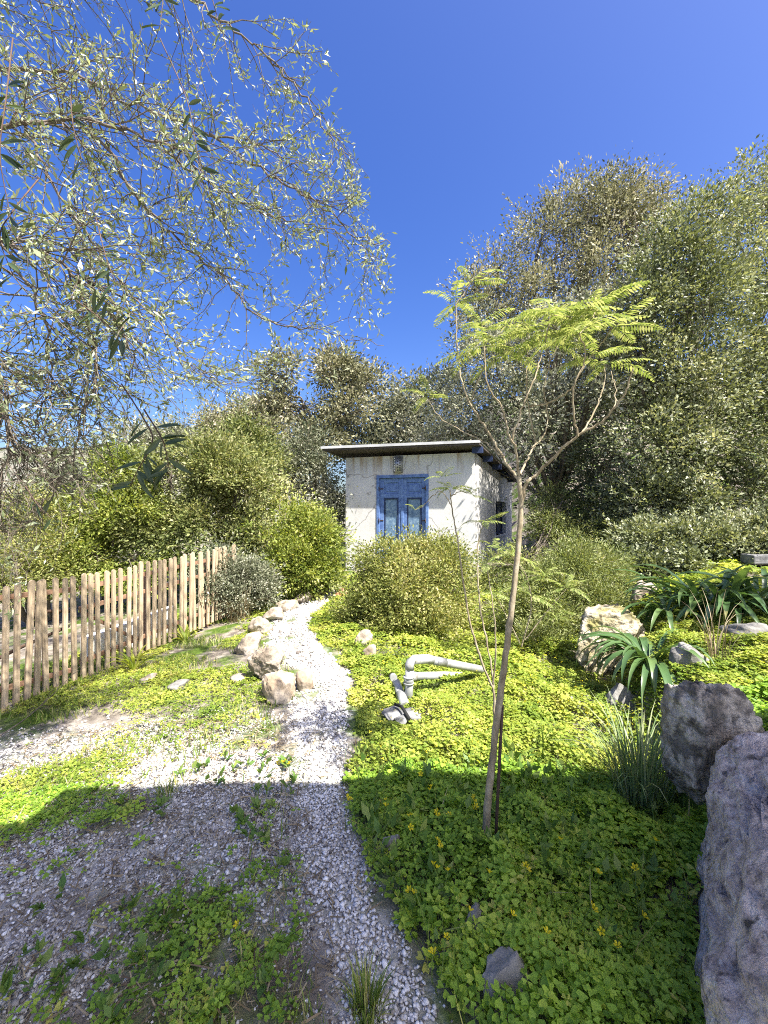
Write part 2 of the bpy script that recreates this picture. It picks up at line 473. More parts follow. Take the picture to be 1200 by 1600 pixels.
def ground_material():
    m, t, b, out = new_mat('soil')
    tc = nd(t, 'ShaderNodeTexCoord')
    a = nd(t, 'ShaderNodeAttribute', attribute_name='rnd')
    def nz(s, d=8):
        n = nd(t, 'ShaderNodeTexNoise'); n.inputs['Scale'].default_value = s; n.inputs['Detail'].default_value = d
        t.links.new(tc.outputs['Object'], n.inputs[0]); return n.outputs[0]
    soil = ramp(t, [(.3, (.10, .085, .068)), (.5, (.21, .18, .145)), (.7, (.36, .32, .265))])
    t.links.new(nz(9), soil.inputs[0])
    green = ramp(t, [(.3, (.035, .065, .012)), (.6, (.09, .14, .022)), (.8, (.16, .19, .05))])
    t.links.new(nz(30), green.inputs[0])
    gm = nd(t, 'ShaderNodeMapRange'); gm.inputs[1].default_value = .46; gm.inputs[2].default_value = .60
    t.links.new(nz(2.2), gm.inputs[0])
    mix = nd(t, 'ShaderNodeMix', data_type='RGBA')
    t.links.new(gm.outputs[0], mix.inputs['Factor']); t.links.new(soil.outputs[0], mix.inputs[6]); t.links.new(green.outputs[0], mix.inputs[7])
    v = nd(t, 'ShaderNodeTexVoronoi'); v.inputs['Scale'].default_value = 62
    t.links.new(tc.outputs['Object'], v.inputs[0])
    sx = nd(t, 'ShaderNodeSeparateColor'); t.links.new(v.outputs['Color'], sx.inputs[0])
    peb = ramp(t, [(0, (.20, .18, .16)), (.35, (.42, .40, .37)), (1, (.70, .69, .67))])
    t.links.new(sx.outputs[0], peb.inputs[0])
    mix2 = nd(t, 'ShaderNodeMix', data_type='RGBA')
    fmul = nd(t, 'ShaderNodeMath', operation='MULTIPLY'); fmul.inputs[1].default_value = .75; t.links.new(a.outputs['Fac'], fmul.inputs[0]); t.links.new(fmul.outputs[0], mix2.inputs['Factor']); t.links.new(mix.outputs[2], mix2.inputs[6]); t.links.new(peb.outputs[0], mix2.inputs[7])
    t.links.new(mix2.outputs[2], b.inputs['Base Color'])
    b.inputs['Roughness'].default_value = .95; b.inputs['Specular IOR Level'].default_value = .1
    bp = nd(t, 'ShaderNodeBump'); bp.inputs['Strength'].default_value = .8; bp.inputs['Distance'].default_value = .02
    t.links.new(nz(45), bp.inputs['Height']); t.links.new(bp.outputs[0], b.inputs['Normal'])
    return m
M['ground'] = ground_material()

def plaster_material():
    """old white limewash: blotches, and rusty runs that start under the roof edge"""
    m, t, b, out = new_mat('old_white_plaster')
    tc = nd(t, 'ShaderNodeTexCoord')
    def nz(s, d, stretch=(1, 1, 1)):
        mp = nd(t, 'ShaderNodeMapping'); mp.inputs['Scale'].default_value = stretch
        t.links.new(tc.outputs['Object'], mp.inputs[0])
        n = nd(t, 'ShaderNodeTexNoise'); n.inputs['Scale'].default_value = s; n.inputs['Detail'].default_value = d
        t.links.new(mp.outputs[0], n.inputs[0]); return n.outputs[0]
    base = ramp(t, [(.26, (.46, .44, .40)), (.45, (.55, .54, .51)), (.75, (.61, .60, .575))])
    t.links.new(nz(2.6, 8), base.inputs[0])
    st = ramp(t, [(.50, (0, 0, 0)), (.66, (1, 1, 1))])
    t.links.new(nz(9, 6, (1, 1, .07)), st.inputs[0])
    sep = nd(t, 'ShaderNodeSeparateXYZ'); t.links.new(tc.outputs['Object'], sep.inputs[0])
    hr = nd(t, 'ShaderNodeMapRange'); hr.inputs[1].default_value = 2.30; hr.inputs[2].default_value = 2.86
    t.links.new(sep.outputs[2], hr.inputs[0])
    mu = nd(t, 'ShaderNodeMath', operation='MULTIPLY'); t.links.new(st.outputs[0], mu.inputs[0]); t.links.new(hr.outputs[0], mu.inputs[1])
    mu2 = nd(t, 'ShaderNodeMath', operation='MULTIPLY'); mu2.inputs[1].default_value = .9; t.links.new(mu.outputs[0], mu2.inputs[0])
    vo = nd(t, 'ShaderNodeTexVoronoi', feature='DISTANCE_TO_EDGE'); vo.inputs['Scale'].default_value = .9
    wn_ = nd(t, 'ShaderNodeTexNoise'); wn_.inputs['Scale'].default_value = 3; wn_.inputs['Detail'].default_value = 6
    t.links.new(tc.outputs['Object'], wn_.inputs[0])
    ad = nd(t, 'ShaderNodeMix', data_type='RGBA'); ad.inputs['Factor'].default_value = .25
    t.links.new(tc.outputs['Object'], ad.inputs[6]); t.links.new(wn_.outputs['Color'], ad.inputs[7]); t.links.new(ad.outputs[2], vo.inputs[0])
    ck = nd(t, 'ShaderNodeMapRange'); ck.inputs[1].default_value = .004; ck.inputs[2].default_value = .010; ck.inputs[3].default_value = .55; ck.inputs[4].default_value = 0
    t.links.new(vo.outputs['Distance'], ck.inputs[0])
    mc = nd(t, 'ShaderNodeMix', data_type='RGBA'); mc.inputs[7].default_value = (.16, .14, .12, 1)
    t.links.new(ck.outputs[0], mc.inputs['Factor']); t.links.new(base.outputs[0], mc.inputs[6])
    mx = nd(t, 'ShaderNodeMix', data_type='RGBA'); mx.inputs[7].default_value = (.30, .21, .12, 1)
    t.links.new(mu2.outputs[0], mx.inputs['Factor']); t.links.new(mc.outputs[2], mx.inputs[6])
    t.links.new(mx.outputs[2], b.inputs['Base Color'])
    b.inputs['Roughness'].default_value = .9; b.inputs['Specular IOR Level'].default_value = .15
    bp = nd(t, 'ShaderNodeBump'); bp.inputs['Strength'].default_value = .25; bp.inputs['Distance'].default_value = .012
    t.links.new(nz(12, 8), bp.inputs['Height']); t.links.new(bp.outputs[0], b.inputs['Normal'])
    return m
M['plaster'] = plaster_material()
M['hill'] = noise_mat('dry_hill', [(.3, (.07, .08, .05)), (.5, (.15, .145, .115)), (.7, (.25, .235, .205))], .045, rough=1, bump=0,
                      extra=voro_spots(.16, .52, .60, (.055, .07, .035), .8))

# ------------------------------------------------------------------ the ground and the far hill
def axis(lo, hi, step, far):
    a = list(np.arange(lo, hi + 1e-6, step))
    s = step
    while a[-1] < far: s *= 1.22; a.append(a[-1] + s)
    s = step
    while a[0] > -far: s *= 1.22; a.insert(0, a[0] - s)
    return np.array(a)
gx, gy = axis(-5, 5, .08, 900), axis(.6, 10, .08, 900)
GX, GY = np.meshgrid(gx, gy)
GZ = height(GX.ravel(), GY.ravel())
far_ = np.hypot(GX.ravel(), GY.ravel())
GZ = GZ * np.clip(1 - (far_ - 120) / 300, 0, 1)
nx, ny = len(gx), len(gy)
ii = np.arange(nx - 1)[None] + np.arange(ny - 1)[:, None] * nx
gF = np.stack([ii, ii + 1, ii + nx + 1, ii + nx], -1).reshape(-1, 4)
gm = gravel_mask(GX.ravel(), GY.ravel()) * np.exp(-(np.clip(far_ - 14, 0, None)))
ground = link('ground', np_mesh('ground', np.stack([GX.ravel(), GY.ravel(), GZ], -1), gF, M['ground'], gm, True))
tag(ground, kind='structure')

hx = np.linspace(-900, 300, 150); hy = np.linspace(300, 800, 50)
HX, HY = np.meshgrid(hx, hy)
ridge = np.exp(-((HY - 560) / 170) ** 2) * (50 + 70 * n2(HX, HY, .004, 2.2, 4)) * np.clip(1 - (HX + 330) / 500, .1, 1)
HZ = ridge - 12 + 9 * n2(HX, HY, .03, 7.7, 4)
ii = np.arange(149)[None] + np.arange(49)[:, None] * 150
hill = link('hills', np_mesh('hills', np.stack([HX.ravel(), HY.ravel(), HZ.ravel()], -1), np.stack([ii, ii + 1, ii + 151, ii + 150], -1).reshape(-1, 4), M['hill'], None, True))
tag(hill, kind='structure')

# ------------------------------------------------------------------ the white shed
UD = np.array([.95, -.312, 0]); BD = np.array([.45, .893, 0]); ZD = np.array([0, 0, 1.0])   # along the front, along the side, up
C0 = np.array([-.936, 10.16, 0]); WF, WS = 3.09, 4.5                                          # front left corner, front length, side length
IN = np.array([.312, .95, 0])                                                                # inward from the front
shed = empty('shed', (C0[0], C0[1], 0), 'small white plastered shed with a blue double door and thin sloping roof', 'shed')
def fr(u, z, d=0.0): return C0 + UD * u + ZD * z + IN * d
FT = 2.87
m = MB()
D0, D1, DZ0, DZ1 = .80, 2.06, .16, 2.42          # door opening
m.box(fr(0, -.3), UD * D0, IN * .2, ZD * (FT + .3))
m.box(fr(D1, -.3), UD * (WF - D1), IN * .2, ZD * (FT + .3))
m.box(fr(D0, DZ1), UD * (D1 - D0), IN * .2, ZD * (FT - DZ1))
m.box(fr(D0, -.3), UD * (D1 - D0), IN * .2, ZD * (DZ0 + .3))
SN = np.array([-.893, .45, 0])                    # inward from the side
S0 = C0 + UD * WF
def sd(t, z, d=0.0): return S0 + BD * t + ZD * z + SN * d
def top_at(t): return FT - .085 * t
W0, W1, WZ0, WZ1 = 2.25, 3.6, .92, 1.84
def side_piece(t0, t1, z0, z1):
    if z1 is None:
        V = [sd(t0, z0), sd(t1, z0), sd(t1, top_at(t1)), sd(t0, top_at(t0)), sd(t0, z0, .2), sd(t1, z0, .2), sd(t1, top_at(t1), .2), sd(t0, top_at(t0), .2)]
    else:
        V = [sd(t0, z0), sd(t1, z0), sd(t1, z1), sd(t0, z1), sd(t0, z0, .2), sd(t1, z0, .2), sd(t1, z1, .2), sd(t0, z1, .2)]
    m.add(V, [[0, 1, 2, 3], [7, 6, 5, 4], [0, 4, 5, 1], [1, 5, 6, 2], [2, 6, 7, 3], [3, 7, 4, 0]])
side_piece(.2, W0, -.3, None); side_piece(W1, WS, -.3, None)
side_piece(W0, W1, -.3, WZ0); side_piece(W0, W1, WZ1, None)
L0 = C0 + IN * .2
m.box(L0 - ZD * .3, BD * (WS - .2), UD * .2, ZD * (top_at(WS) + .3))           # left wall
m.box(C0 + BD * WS - ZD * .3, UD * WF, BD * .2, ZD * (top_at(WS) + .3))        # back wall
m.build('wall', M['plaster'], shed)
# window on the side
w = MB()
for (a, b_, c, d_) in ((W0, W0 + .06, WZ0, WZ1), (W1 - .06, W1, WZ0, WZ1), (W0 + .06, W1 - .06, WZ0, WZ0 + .06), (W0 + .06, W1 - .06, WZ1 - .06, WZ1), (W0 + .65, W0 + .70, WZ0 + .06, WZ1 - .06)):
    w.box(sd(a, c, .09), BD * (b_ - a), SN * .06, ZD * (d_ - c))
win = w.build('window_frame', M['dark_blue'], shed)
w = MB(); w.box(sd(W0 + .05, WZ0 + .05, .11), BD * (W1 - W0 - .1), SN * .012, ZD * (WZ1 - WZ0 - .1))
glass, t_, b_, o_ = new_mat('dark_window_glass')
b_.inputs['Base Color'].default_value = (.015, .017, .02, 1); b_.inputs['Roughness'].default_value = .08
w.build('pane', glass, win)
w = MB(); w.box(sd(W0 - .05, WZ0 - .05, -.05), BD * (W1 - W0 + .1), SN * .13, ZD * .05)
w.build('window_sill', M['whitewash'], shed)
w = MB(); w.box(sd(W1 + .002, WZ0, -.015), BD * .05, SN * .014, ZD * (WZ1 - WZ0)); w.build('window_trim', M['whitewash'], shed)
# roof: corrugated sheet over dark boards and beams
def roof_pt(u, t, dz=0.0):       # u along the front, t along the side, slab slopes down to the back
    return C0 + UD * u + BD * t + ZD * (FT + .135 - .085 * t + .012 * (WF - u) + dz)
nu = 150
us = np.linspace(-.40, WF + .22, nu)
V, Fq = [], []
for u in us:
    wv = .009 * math.sin(u * 2 * math.pi / .11)
    for t in (-.40, 1.5, 3.2, WS + .3):
        V.append(roof_pt(u, t, wv + .012)); V.append(roof_pt(u, t, wv))
V = np.array(V)
for i in range(nu - 1):
    a, b_ = i * 8, (i + 1) * 8
    for k in range(3):
        Fq.append([a + 2 * k, b_ + 2 * k, b_ + 2 * k + 2, a + 2 * k + 2]); Fq.append([a + 2 * k + 1, a + 2 * k + 3, b_ + 2 * k + 3, b_ + 2 * k + 1])
    Fq.append([a, a + 1, b_ + 1, b_]); Fq.append([a + 6, b_ + 6, b_ + 7, a + 7])
rf = MB().add(V, Fq).build('roof', M['roof'], shed)
rb = MB()
rb.add([roof_pt(u, t, dz) for dz in (-.022, -.06) for (u, t) in ((-.38, -.37), (WF + .2, -.37), (WF + .2, WS + .28), (-.38, WS + .28))],
       [[0, 1, 2, 3], [7, 6, 5, 4], [0, 4, 5, 1], [1, 5, 6, 2], [2, 6, 7, 3], [3, 7, 4, 0]])
rb.build('soffit_boards', M['timber'], rf)
for t in (-.22, .75, 1.8, 2.9, 3.95):
    bm_ = MB().box(roof_pt(WF + .001, t, -.20), UD * .22, BD * .09, ZD * .137)
    bm_.build('beam', M['dark_blue'], shed)
fa, fb_ = roof_pt(-.40, -.43, -.03), roof_pt(WF + .23, -.43, -.03)
g = MB(); g.box(fa, fb_ - fa, IN * .02, ZD * .058); g.build('edge_strip', M['roof'], rf)
fa, fb_ = roof_pt(-.38, -.40, -.068), roof_pt(WF + .2, -.40, -.068)
g = MB(); g.box(fa, fb_ - fa, IN * .02, ZD * .036); g.build('fascia_board', M['timber'], rf)
# double door
fm = MB()
for (u0, u1, z0, z1) in ((D0, D0 + .07, DZ0, DZ1), (D1 - .07, D1, DZ0, DZ1), (D0 + .07, D1 - .07, DZ1 - .07, DZ1)):
    fm.box(fr(u0, z0, -.02), UD * (u1 - u0), IN * .12, ZD * (z1 - z0))
fm.build('door_frame', M['blue'], shed, bevel=.006)
lw = (D1 - D0 - .14) / 2
for k in range(2):
    u0 = D0 + .07 + k * lw + .004; u1 = u0 + lw - .008
    z0, z1 = DZ0 + .01, DZ1 - .075
    lf = MB()
    st = .095
    lf.box(fr(u0, z0, .035), UD * st, IN * .045, ZD * (z1 - z0)); lf.box(fr(u1 - st, z0, .035), UD * st, IN * .045, ZD * (z1 - z0))
    for (a, b_) in ((z0, z0 + .16), (z1 - .46, z1 - .36), (z1 - .10, z1)):
        lf.box(fr(u0 + st, a, .035), UD * (u1 - u0 - 2 * st), IN * .045, ZD * (b_ - a))
    leaf = lf.build('door_leaf', M['blue'], shed, bevel=.005)
    p = MB(); p.box(fr(u0 + st, z1 - .36, .058), UD * (u1 - u0 - 2 * st), IN * .012, ZD * .26)
    p.box(fr(u0 + st + .05, z1 - .31, .046), UD * (u1 - u0 - 2 * st - .1), IN * .012, ZD * .16)
    p.build('panel', M['blue'], leaf, bevel=.006)
    p = MB(); p.box(fr(u0 + st, z0 + .16, .062), UD * (u1 - u0 - 2 * st), IN * .01, ZD * (z1 - z0 - .62))
    p.build('panel', M['blue_pane'], leaf)
    mo = MB(); a0, a1, b0, b1 = u0 + st + .002, u1 - st - .002, z0 + .162, z1 - .462
    for (x0, x1, y0, y1) in ((a0, a0 + .035, b0, b1), (a1 - .035, a1, b0, b1), (a0 + .035, a1 - .035, b0, b0 + .035), (a0 + .035, a1 - .035, b1 - .035, b1)):
        mo.box(fr(x0, y0, .044), UD * (x1 - x0), IN * .016, ZD * (y1 - y0))
    mo.build('moulding', M['dark_blue'], leaf)
mo = MB(); mo.box(fr((D0 + D1) / 2 - .03, DZ0 + .01, .018), UD * .06, IN * .016, ZD * (DZ1 - DZ0 - .09)); mo.build('astragal', M['blue'], shed, bevel=.005)
hd = MB(); hd.tube([fr((D0 + D1) / 2 + .06, 1.2, .03), fr((D0 + D1) / 2 + .06, 1.2, -.03), fr((D0 + D1) / 2 + .17, 1.2, -.03)], .011); hd.build('handle', M['rust'], shed)
for (u_, sg_) in ((D0 + .035, 1), (D1 - .035, -1)):
    for z_ in (.55, 1.35, 2.1):
        h_ = MB(); h_.tube([fr(u_ + sg_ * .035, z_ - .05, -.026), fr(u_ + sg_ * .035, z_ + .05, -.026)], .011, 8); h_.box(fr(u_ + sg_ * .035 - (.09 if sg_ < 0 else 0), z_ - .012, .026), UD * .09, IN * .008, ZD * .024)
        h_.build('hinge', M['rust'], shed)
# perforated metal shade over the door
uc, zc, rr, hh = 1.34, 2.47, .115, .37
lm = MB(); V = []; n_ = 14
for i in range(n_):
    a = math.pi * i / (n_ - 1)
    for z in (0, hh):
        for r_ in (rr, rr - .006):
            V.append(fr(uc - r_ * math.cos(a), zc + z, -.012 - r_ * math.sin(a) * (.9 + .12 * z / hh)))
Fq = []
for i in range(n_ - 1):
    a, b_ = i * 4, i * 4 + 4
    Fq += [[a, b_, b_ + 2, a + 2], [a + 1, a + 3, b_ + 3, b_ + 1], [a, a + 1, b_ + 1, b_], [a + 2, b_ + 2, b_ + 3, a + 3]]
lm.add(V, Fq, True)
lamp = lm.build('wall_lamp', M['zinc'], shed)
hole_m, t_, b_, o_ = new_mat('lamp_hole_lit'); b_.inputs['Base Color'].default_value = (.72, .72, .70, 1)  # pale discs: light through the holes put into the colour
hole_d, t_, b_, o_ = new_mat('lamp_hole_dark'); b_.inputs['Base Color'].default_value = (.02, .02, .022, 1)  # near-black discs: the dark inside of the holes put into the colour
for (col, an, nn, mt) in ((0, -.55, 6, hole_m), (1, .15, 5, hole_d), (2, .62, 6, hole_d)):
    for i in range(nn):
        hm = MB()
        z = zc + .045 + i * (hh - .09) / (nn - 1)
        V = []
        for k in range(8):
            q = 2 * math.pi * k / 8
            ang = math.pi / 2 + an + .16 * math.cos(q)
            r_ = rr + .003
            zz = z + .017 * math.sin(q)
            V.append(fr(uc - r_ * math.cos(ang), zz, -.013 - r_ * math.sin(ang) * (.9 + .12 * (zz - zc) / hh)))
        hm.add(V, [list(range(8))[::-1]])
        hm.build('perforation', mt, lamp)
# low rubble footing stones at the corner
# ------------------------------------------------------------------ added roof slab, out of view, shaped to shade the foreground
shade_root = empty('shade_roof', (0, -.5, 0), 'unseen flat slab on posts, added to shade the foreground', 'shade_roof')
hb = MB(); hb.box((-.40, -.22, 2.90), (3.95, 0, 0), (0, 1.175, 0), (0, 0, .09)); hb.box((-1.15, -.22, 2.90), (.75, 0, 0), (0, .92, 0), (0, 0, .09))
hb.build('roof', M['whitewash'], shade_root)  # kept white so its underside bounces light into the shade
for (px_, py_) in ((-1.1, -.2), (1.6, -.2), (3.4, -.2), (3.4, .75)):
    MB().box((px_, py_, -.4), (.09, 0, 0), (0, .09, 0), (0, 0, 3.29)).build('post', M['whitewash'], shade_root)

# ------------------------------------------------------------------ picket fence
FP0 = np.array([-3.40, 3.70]); FP1 = np.array([-2.71, 5.90])
fd = (FP1 - FP0) / 26
fang = math.atan2(fd[1], fd[0])
fdir = np.array([math.cos(fang), math.sin(fang), 0]); fnor = np.array([math.sin(fang), -math.cos(fang), 0])   # fnor points to the yard
fence = empty('picket_fence', (FP0[0], FP0[1], hgt(*FP0)), 'weathered brown picket fence with rounded tops along the yard', 'fence')
def fp(t): q = FP0 + fd * t; return q
def picket_mesh(w=.046, h=1.10, th=.02):
    prof = [(-w / 2, 0), (w / 2, 0), (w / 2, h - .025)] + [(w / 2 * math.cos(a), h - .025 + .026 * math.sin(a)) for a in np.linspace(.35, math.pi - .35, 5)] + [(-w / 2, h - .025)]
    n = len(prof)
    V = [(x, 0, z) for x, z in prof] + [(x, th, z) for x, z in prof]
    Fs = [list(range(n)), list(range(n, 2 * n))[::-1]] + [[i, n + i, n + (i + 1) % n, (i + 1) % n] for i in range(n)]
    me = bpy.data.meshes.new('picket'); me.from_pydata(V, [], [f[::-1] for f in Fs]); me.update(); me.materials.append(M['picket'])
    return me
pk = [picket_mesh(), picket_mesh(.049, 1.11), picket_mesh(.043, 1.09)]
top_line = lambda t: np.interp(t, [-4, 0, 7.5, 13, 20, 26, 36], [.98, .90, .90, .92, .95, .98, 1.02])
for t in range(-4, 37):
    q = fp(t + random.uniform(-.12, .12))
    o = link('picket', random.choice(pk), fence)
    zt = float(top_line(t)) + random.uniform(-.012, .012)
    o.location = (q[0] - FP0[0] + fnor[0] * .024, q[1] - FP0[1] + fnor[1] * .024, zt - 1.10 - fence.location[2])
    o.rotation_euler = (random.uniform(-.02, .02), random.gauss(0, .016), fang + math.pi + random.uniform(-.06, .06))
def rail(t0, t1, z0, z1, name='rail', mat='rail', w=.045, th=.026, off=-.004):
    a, b_ = fp(t0), fp(t1)
    A = np.array([a[0], a[1], z0]) - fnor * (th + off); B = np.array([b_[0], b_[1], z1]) - fnor * (th + off)
    return MB().box(A - ZD * w / 2, B - A, fnor * th, ZD * w).build(name, M[mat], fence)
T = lambda t: float(top_line(t))
rail(-4, 7.2, T(-4) - .17, T(7.2) - .15); rail(7.9, 36, T(7.9) - .155, T(36) - .16); rail(7.9, 36, T(7.9) - .37, T(36) - .36)
rail(7.9, 36, T(7.9) - .93, T(36) - .90); rail(-4, 7.2, T(-4) - .98, T(7.2) - .98)
rail(8.2, 15.5, T(8) - .40, T(15) - .90, 'brace', 'rail', .04, .022, .025)
for (t0, t1, z0, z1) in ((-3, 7.3, .16, .36), (3, 8.0, .58, .50)):
    a, b_ = fp(t0), fp(t1)
    MB().tube([np.array([a[0], a[1], z0]) - fnor * .09, np.array([(a[0] + b_[0]) / 2, (a[1] + b_[1]) / 2, (z0 + z1) / 2 + .012]) - fnor * .09, np.array([b_[0], b_[1], z1]) - fnor * .09], .017, 7).build('pole', M['dark_rail'], fence)
q = fp(7.55); MB().tube([(q[0] - fnor[0] * .05, q[1] - fnor[1] * .05, -.35), (q[0] - fnor[0] * .05, q[1] - fnor[1] * .05, T(7.5) - .06)], .016, 8).build('post', M['white_metal'], fence)
for t in (-3.5, 18, 30):
    q = fp(t); MB().box(np.array([q[0], q[1], -.4]) - fnor * .10 - fdir * .03, fdir * .06, fnor * .06, ZD * (.4 + T(t) - .2)).build('post', M['rail'], fence)
# low white wall just beyond the fence
a = np.array([*fp(12.5), -.35]) - fnor * .55; b_ = np.array([*fp(27), -.25]) - fnor * .50
lw_ = MB().box(a, b_ - a, fnor * .12, ZD * .42).build('low_wall', M['whitewash'])
tag(lw_, 'low whitewashed kerb wall seen between the pickets of the fence', 'wall')

# ------------------------------------------------------------------ rocks
def ico(sub):
    import bmesh
    bm = bmesh.new(); bmesh.ops.create_icosphere(bm, subdivisions=sub, radius=1)
    V = np.array([v.co[:] for v in bm.verts]); Fq = np.array([[v.index for v in f.verts] for f in bm.faces]); bm.free()
    return V, Fq
ICO = {k: ico(k) for k in (1, 2, 3, 4, 5, 6)}

def rock_shape(sub, seed, facets=9, block=.8, rough=.22, fine=.05, freq=1.6, pits=0.0):
    r = np.random.default_rng(seed)
    V, Fq = ICO[sub]
    V = V.copy()
    V = np.sign(V) * np.abs(V) ** block
    for k in range(facets):
        n = unit(r.normal(size=3)); d = r.uniform(.55, .9)
        e = V @ n - d
        V = V - np.outer(np.clip(e, 0, None) * .97, n)
    nrm = unit(V)
    V = V * (1 + rough * (fbm(V * freq + seed * 3.1, 3)[:, None] - .5) * 2)
    rd = np.abs(fbm(V * freq * 3.2 + seed, 4) - .5) * 2
    V = V + nrm * (fine * 2.2 * (rd - .3))[:, None]
    if sub >= 4: V = V + nrm * (fine * 1.5 * (fbm(V * freq * 9 + seed, 4) - .5))[:, None]
    if pits:
        p = fbm(V * 5.5 + seed * 1.7, 3)
        V = V - nrm * (pits * smooth((p - .60) / .08))[:, None]
    V = V - (V.max(0) + V.min(0)) / 2
    return V / (V.max(0) - V.min(0)), Fq      # unit box

def rock(name, label, cat, pos, size, seed, mat, sub=4, rot=0.0, sink=.18, group=None, **kw):
    V, Fq = rock_shape(sub, seed, **kw)
    V = V * np.array(size)
    c, s = math.cos(rot), math.sin(rot)
    V = V @ np.array([[c, s, 0], [-s, c, 0], [0, 0, 1]])
    V[:, 2] += size[2] * (.5 - sink)
    o = link(name, np_mesh(name, V, Fq, M[mat], None, True))
    o.location = pos
    return tag(o, label, cat, group)

def rock_px(name, label, px, py, wpx, hpx, seed, mat, depth=.8, sub=4, rot=0.0, group=None, cat='rock', Y=None, sink=.2, **kw):
    if group == PG and px != 436: wpx, hpx = wpx * .86, hpx * .84
    g = on_ground(px, py) if Y is None else at(px, py, Y)
    Y_ = g[1]
    w = wpx / F * Y_; h = hpx / F * Y_
    z = hgt(g[0], g[1] + w * depth * .3) if Y is None else g[2]
    return rock(name, label, cat, (g[0], g[1] + w * depth * .35, z), (w, w * depth, h / (1 - sink)), seed, mat, sub, rot, sink, group, **kw)

PG = 'rocks edging the left side of the gravel path'
rock_px('rock', 'cream tan rock with a brown cleft, largest and nearest of the rocks edging the path', 432, 1102, 66, 54, 3, 'tan_stone', .9, 5, .4, PG, facets=7, fine=.07)
rock_px('rock', 'jagged grey white rock leaning on the back of the cream tan rock with a cleft', 412, 1066, 66, 62, 5, 'limestone', .8, 5, .1, PG, fine=.10)
rock_px('rock', 'small pale rock at the right foot of the cream tan rock beside the path', 474, 1082, 36, 40, 8, 'tan_stone', .8, 4, 1.1, PG)
rock_px('rock', 'blocky whitish rock behind the jagged grey white rock by the path', 384, 1024, 50, 38, 11, 'limestone', .8, 4, .6, PG, fine=.08)
rock_px('rock', 'flat pale rock lying low in the clover left of the jagged grey white rock', 370, 1070, 30, 14, 14, 'limestone', .8, 3, 0, PG)
rock_px('rock', 'pale pitted rock midway along the row of rocks where the path bends', 400, 992, 46, 30, 17, 'limestone', .9, 4, .9, PG, fine=.09)
rock_px('rock', 'low rounded white rock at the outer side of the bend in the path', 424, 972, 40, 24, 21, 'limestone', .9, 4, .2, PG)
rock_px('rock', 'long flat white rock in the far half of the row along the path', 447, 956, 42, 20, 24, 'limestone', .8, 4, .5, PG)
rock_px('rock', 'pale wedge shaped rock second from the far end of the path row', 472, 944, 38, 20, 27, 'limestone', .8, 4, 1.4, PG)
rock_px('rock', 'farthest white rock of the row, at the top end of the path', 497, 932, 36, 16, 29, 'limestone', .8, 3, .3, PG)
rock_px('rock', 'round reddish stone at the top end of the gravel path', 533, 938, 24, 16, 33, 'terracotta', .9, 3, 0)
rock_px('rock', 'knobbly pale rock in the clover just behind the short pale stone', 566, 1014, 34, 28, 35, 'limestone', .8, 4, .5, fine=.09)
rock_px('rock', 'short tapering pale stone lying in the clover left of the pipes', 577, 1034, 22, 24, 38, 'tan_stone', 1.3, 3, .5)
rock_px('rock', 'flat grey stone in the worn ground between fence and path', 274, 1082, 30, 14, 41, 'grey_stone', .8, 3, .2)
rock_px('rock', 'small pale stone in the grass nearest the far end of the fence', 228, 1068, 24, 12, 44, 'limestone', .8, 3, .2)
rock_px('boulder', 'big mossy boulder with white top in front of the strap leaved plant', 962, 1058, 128, 104, 51, 'moss_stone', .75, 6, .5, facets=7, fine=.07, block=.6, rough=.15)
rock_px('boulder', 'dark blotched upright rock with pale cracked top behind the violet grey boulder', 1138, 1240, 136, 184, 57, 'pitted', .8, 6, .2, facets=5, fine=.06, rough=.14, sink=.12, pits=.04, block=.6)
rock('boulder', 'huge violet grey boulder with dark pits filling the lower right corner', 'boulder', (1.62, 1.12, -.22), (1.32, 1.55, 1.62), 63, 'slate', 6, -.63, .46, facets=3, fine=.04, rough=.09, freq=1.7, pits=.035, block=.5)
rock_px('rock', 'pale upright stone standing behind the big mossy boulder', 1010, 962, 40, 54, 66, 'limestone', .7, 4, .2, Y=5.0)
rock_px('rock', 'small grey stone left of another in the clover below the mossy boulder', 900, 1112, 24, 22, 69, 'grey_stone', .8, 3)
rock_px('rock', 'grey stone in the clover between a smaller one and the pale cracked stone', 926, 1116, 30, 26, 72, 'grey_stone', .8, 3)
rock_px('rock', 'pale grey cracked stone under the drooping leaves of the strap leaved plant', 978, 1124, 52, 50, 75, 'grey_stone', .8, 4, fine=.09)
rock_px('rock', 'flat layered stone at the right edge on top of the bank', 1188, 1010, 70, 36, 78, 'grey_stone', .8, 4)
rock_px('rock', 'half hidden grey rock in the clover on the bank behind the dark blotched rock', 1085, 1045, 50, 36, 81, 'grey_stone', .8, 4)
rock_px('rock', 'grey streaked stone in the clover at the bottom edge near the path', 795, 1600, 78, 92, 84, 'grey_stone', .8, 4, .4)
rock_px('rock', 'grey stone half buried in clover above the streaked one near the bottom', 745, 1490, 56, 54, 87, 'grey_stone', .8, 4, .2)
rock_px('rock', 'mossy grey stone in shaded clover beside the gravel path', 612, 1350, 34, 36, 90, 'grey_stone', .8, 4, .2)

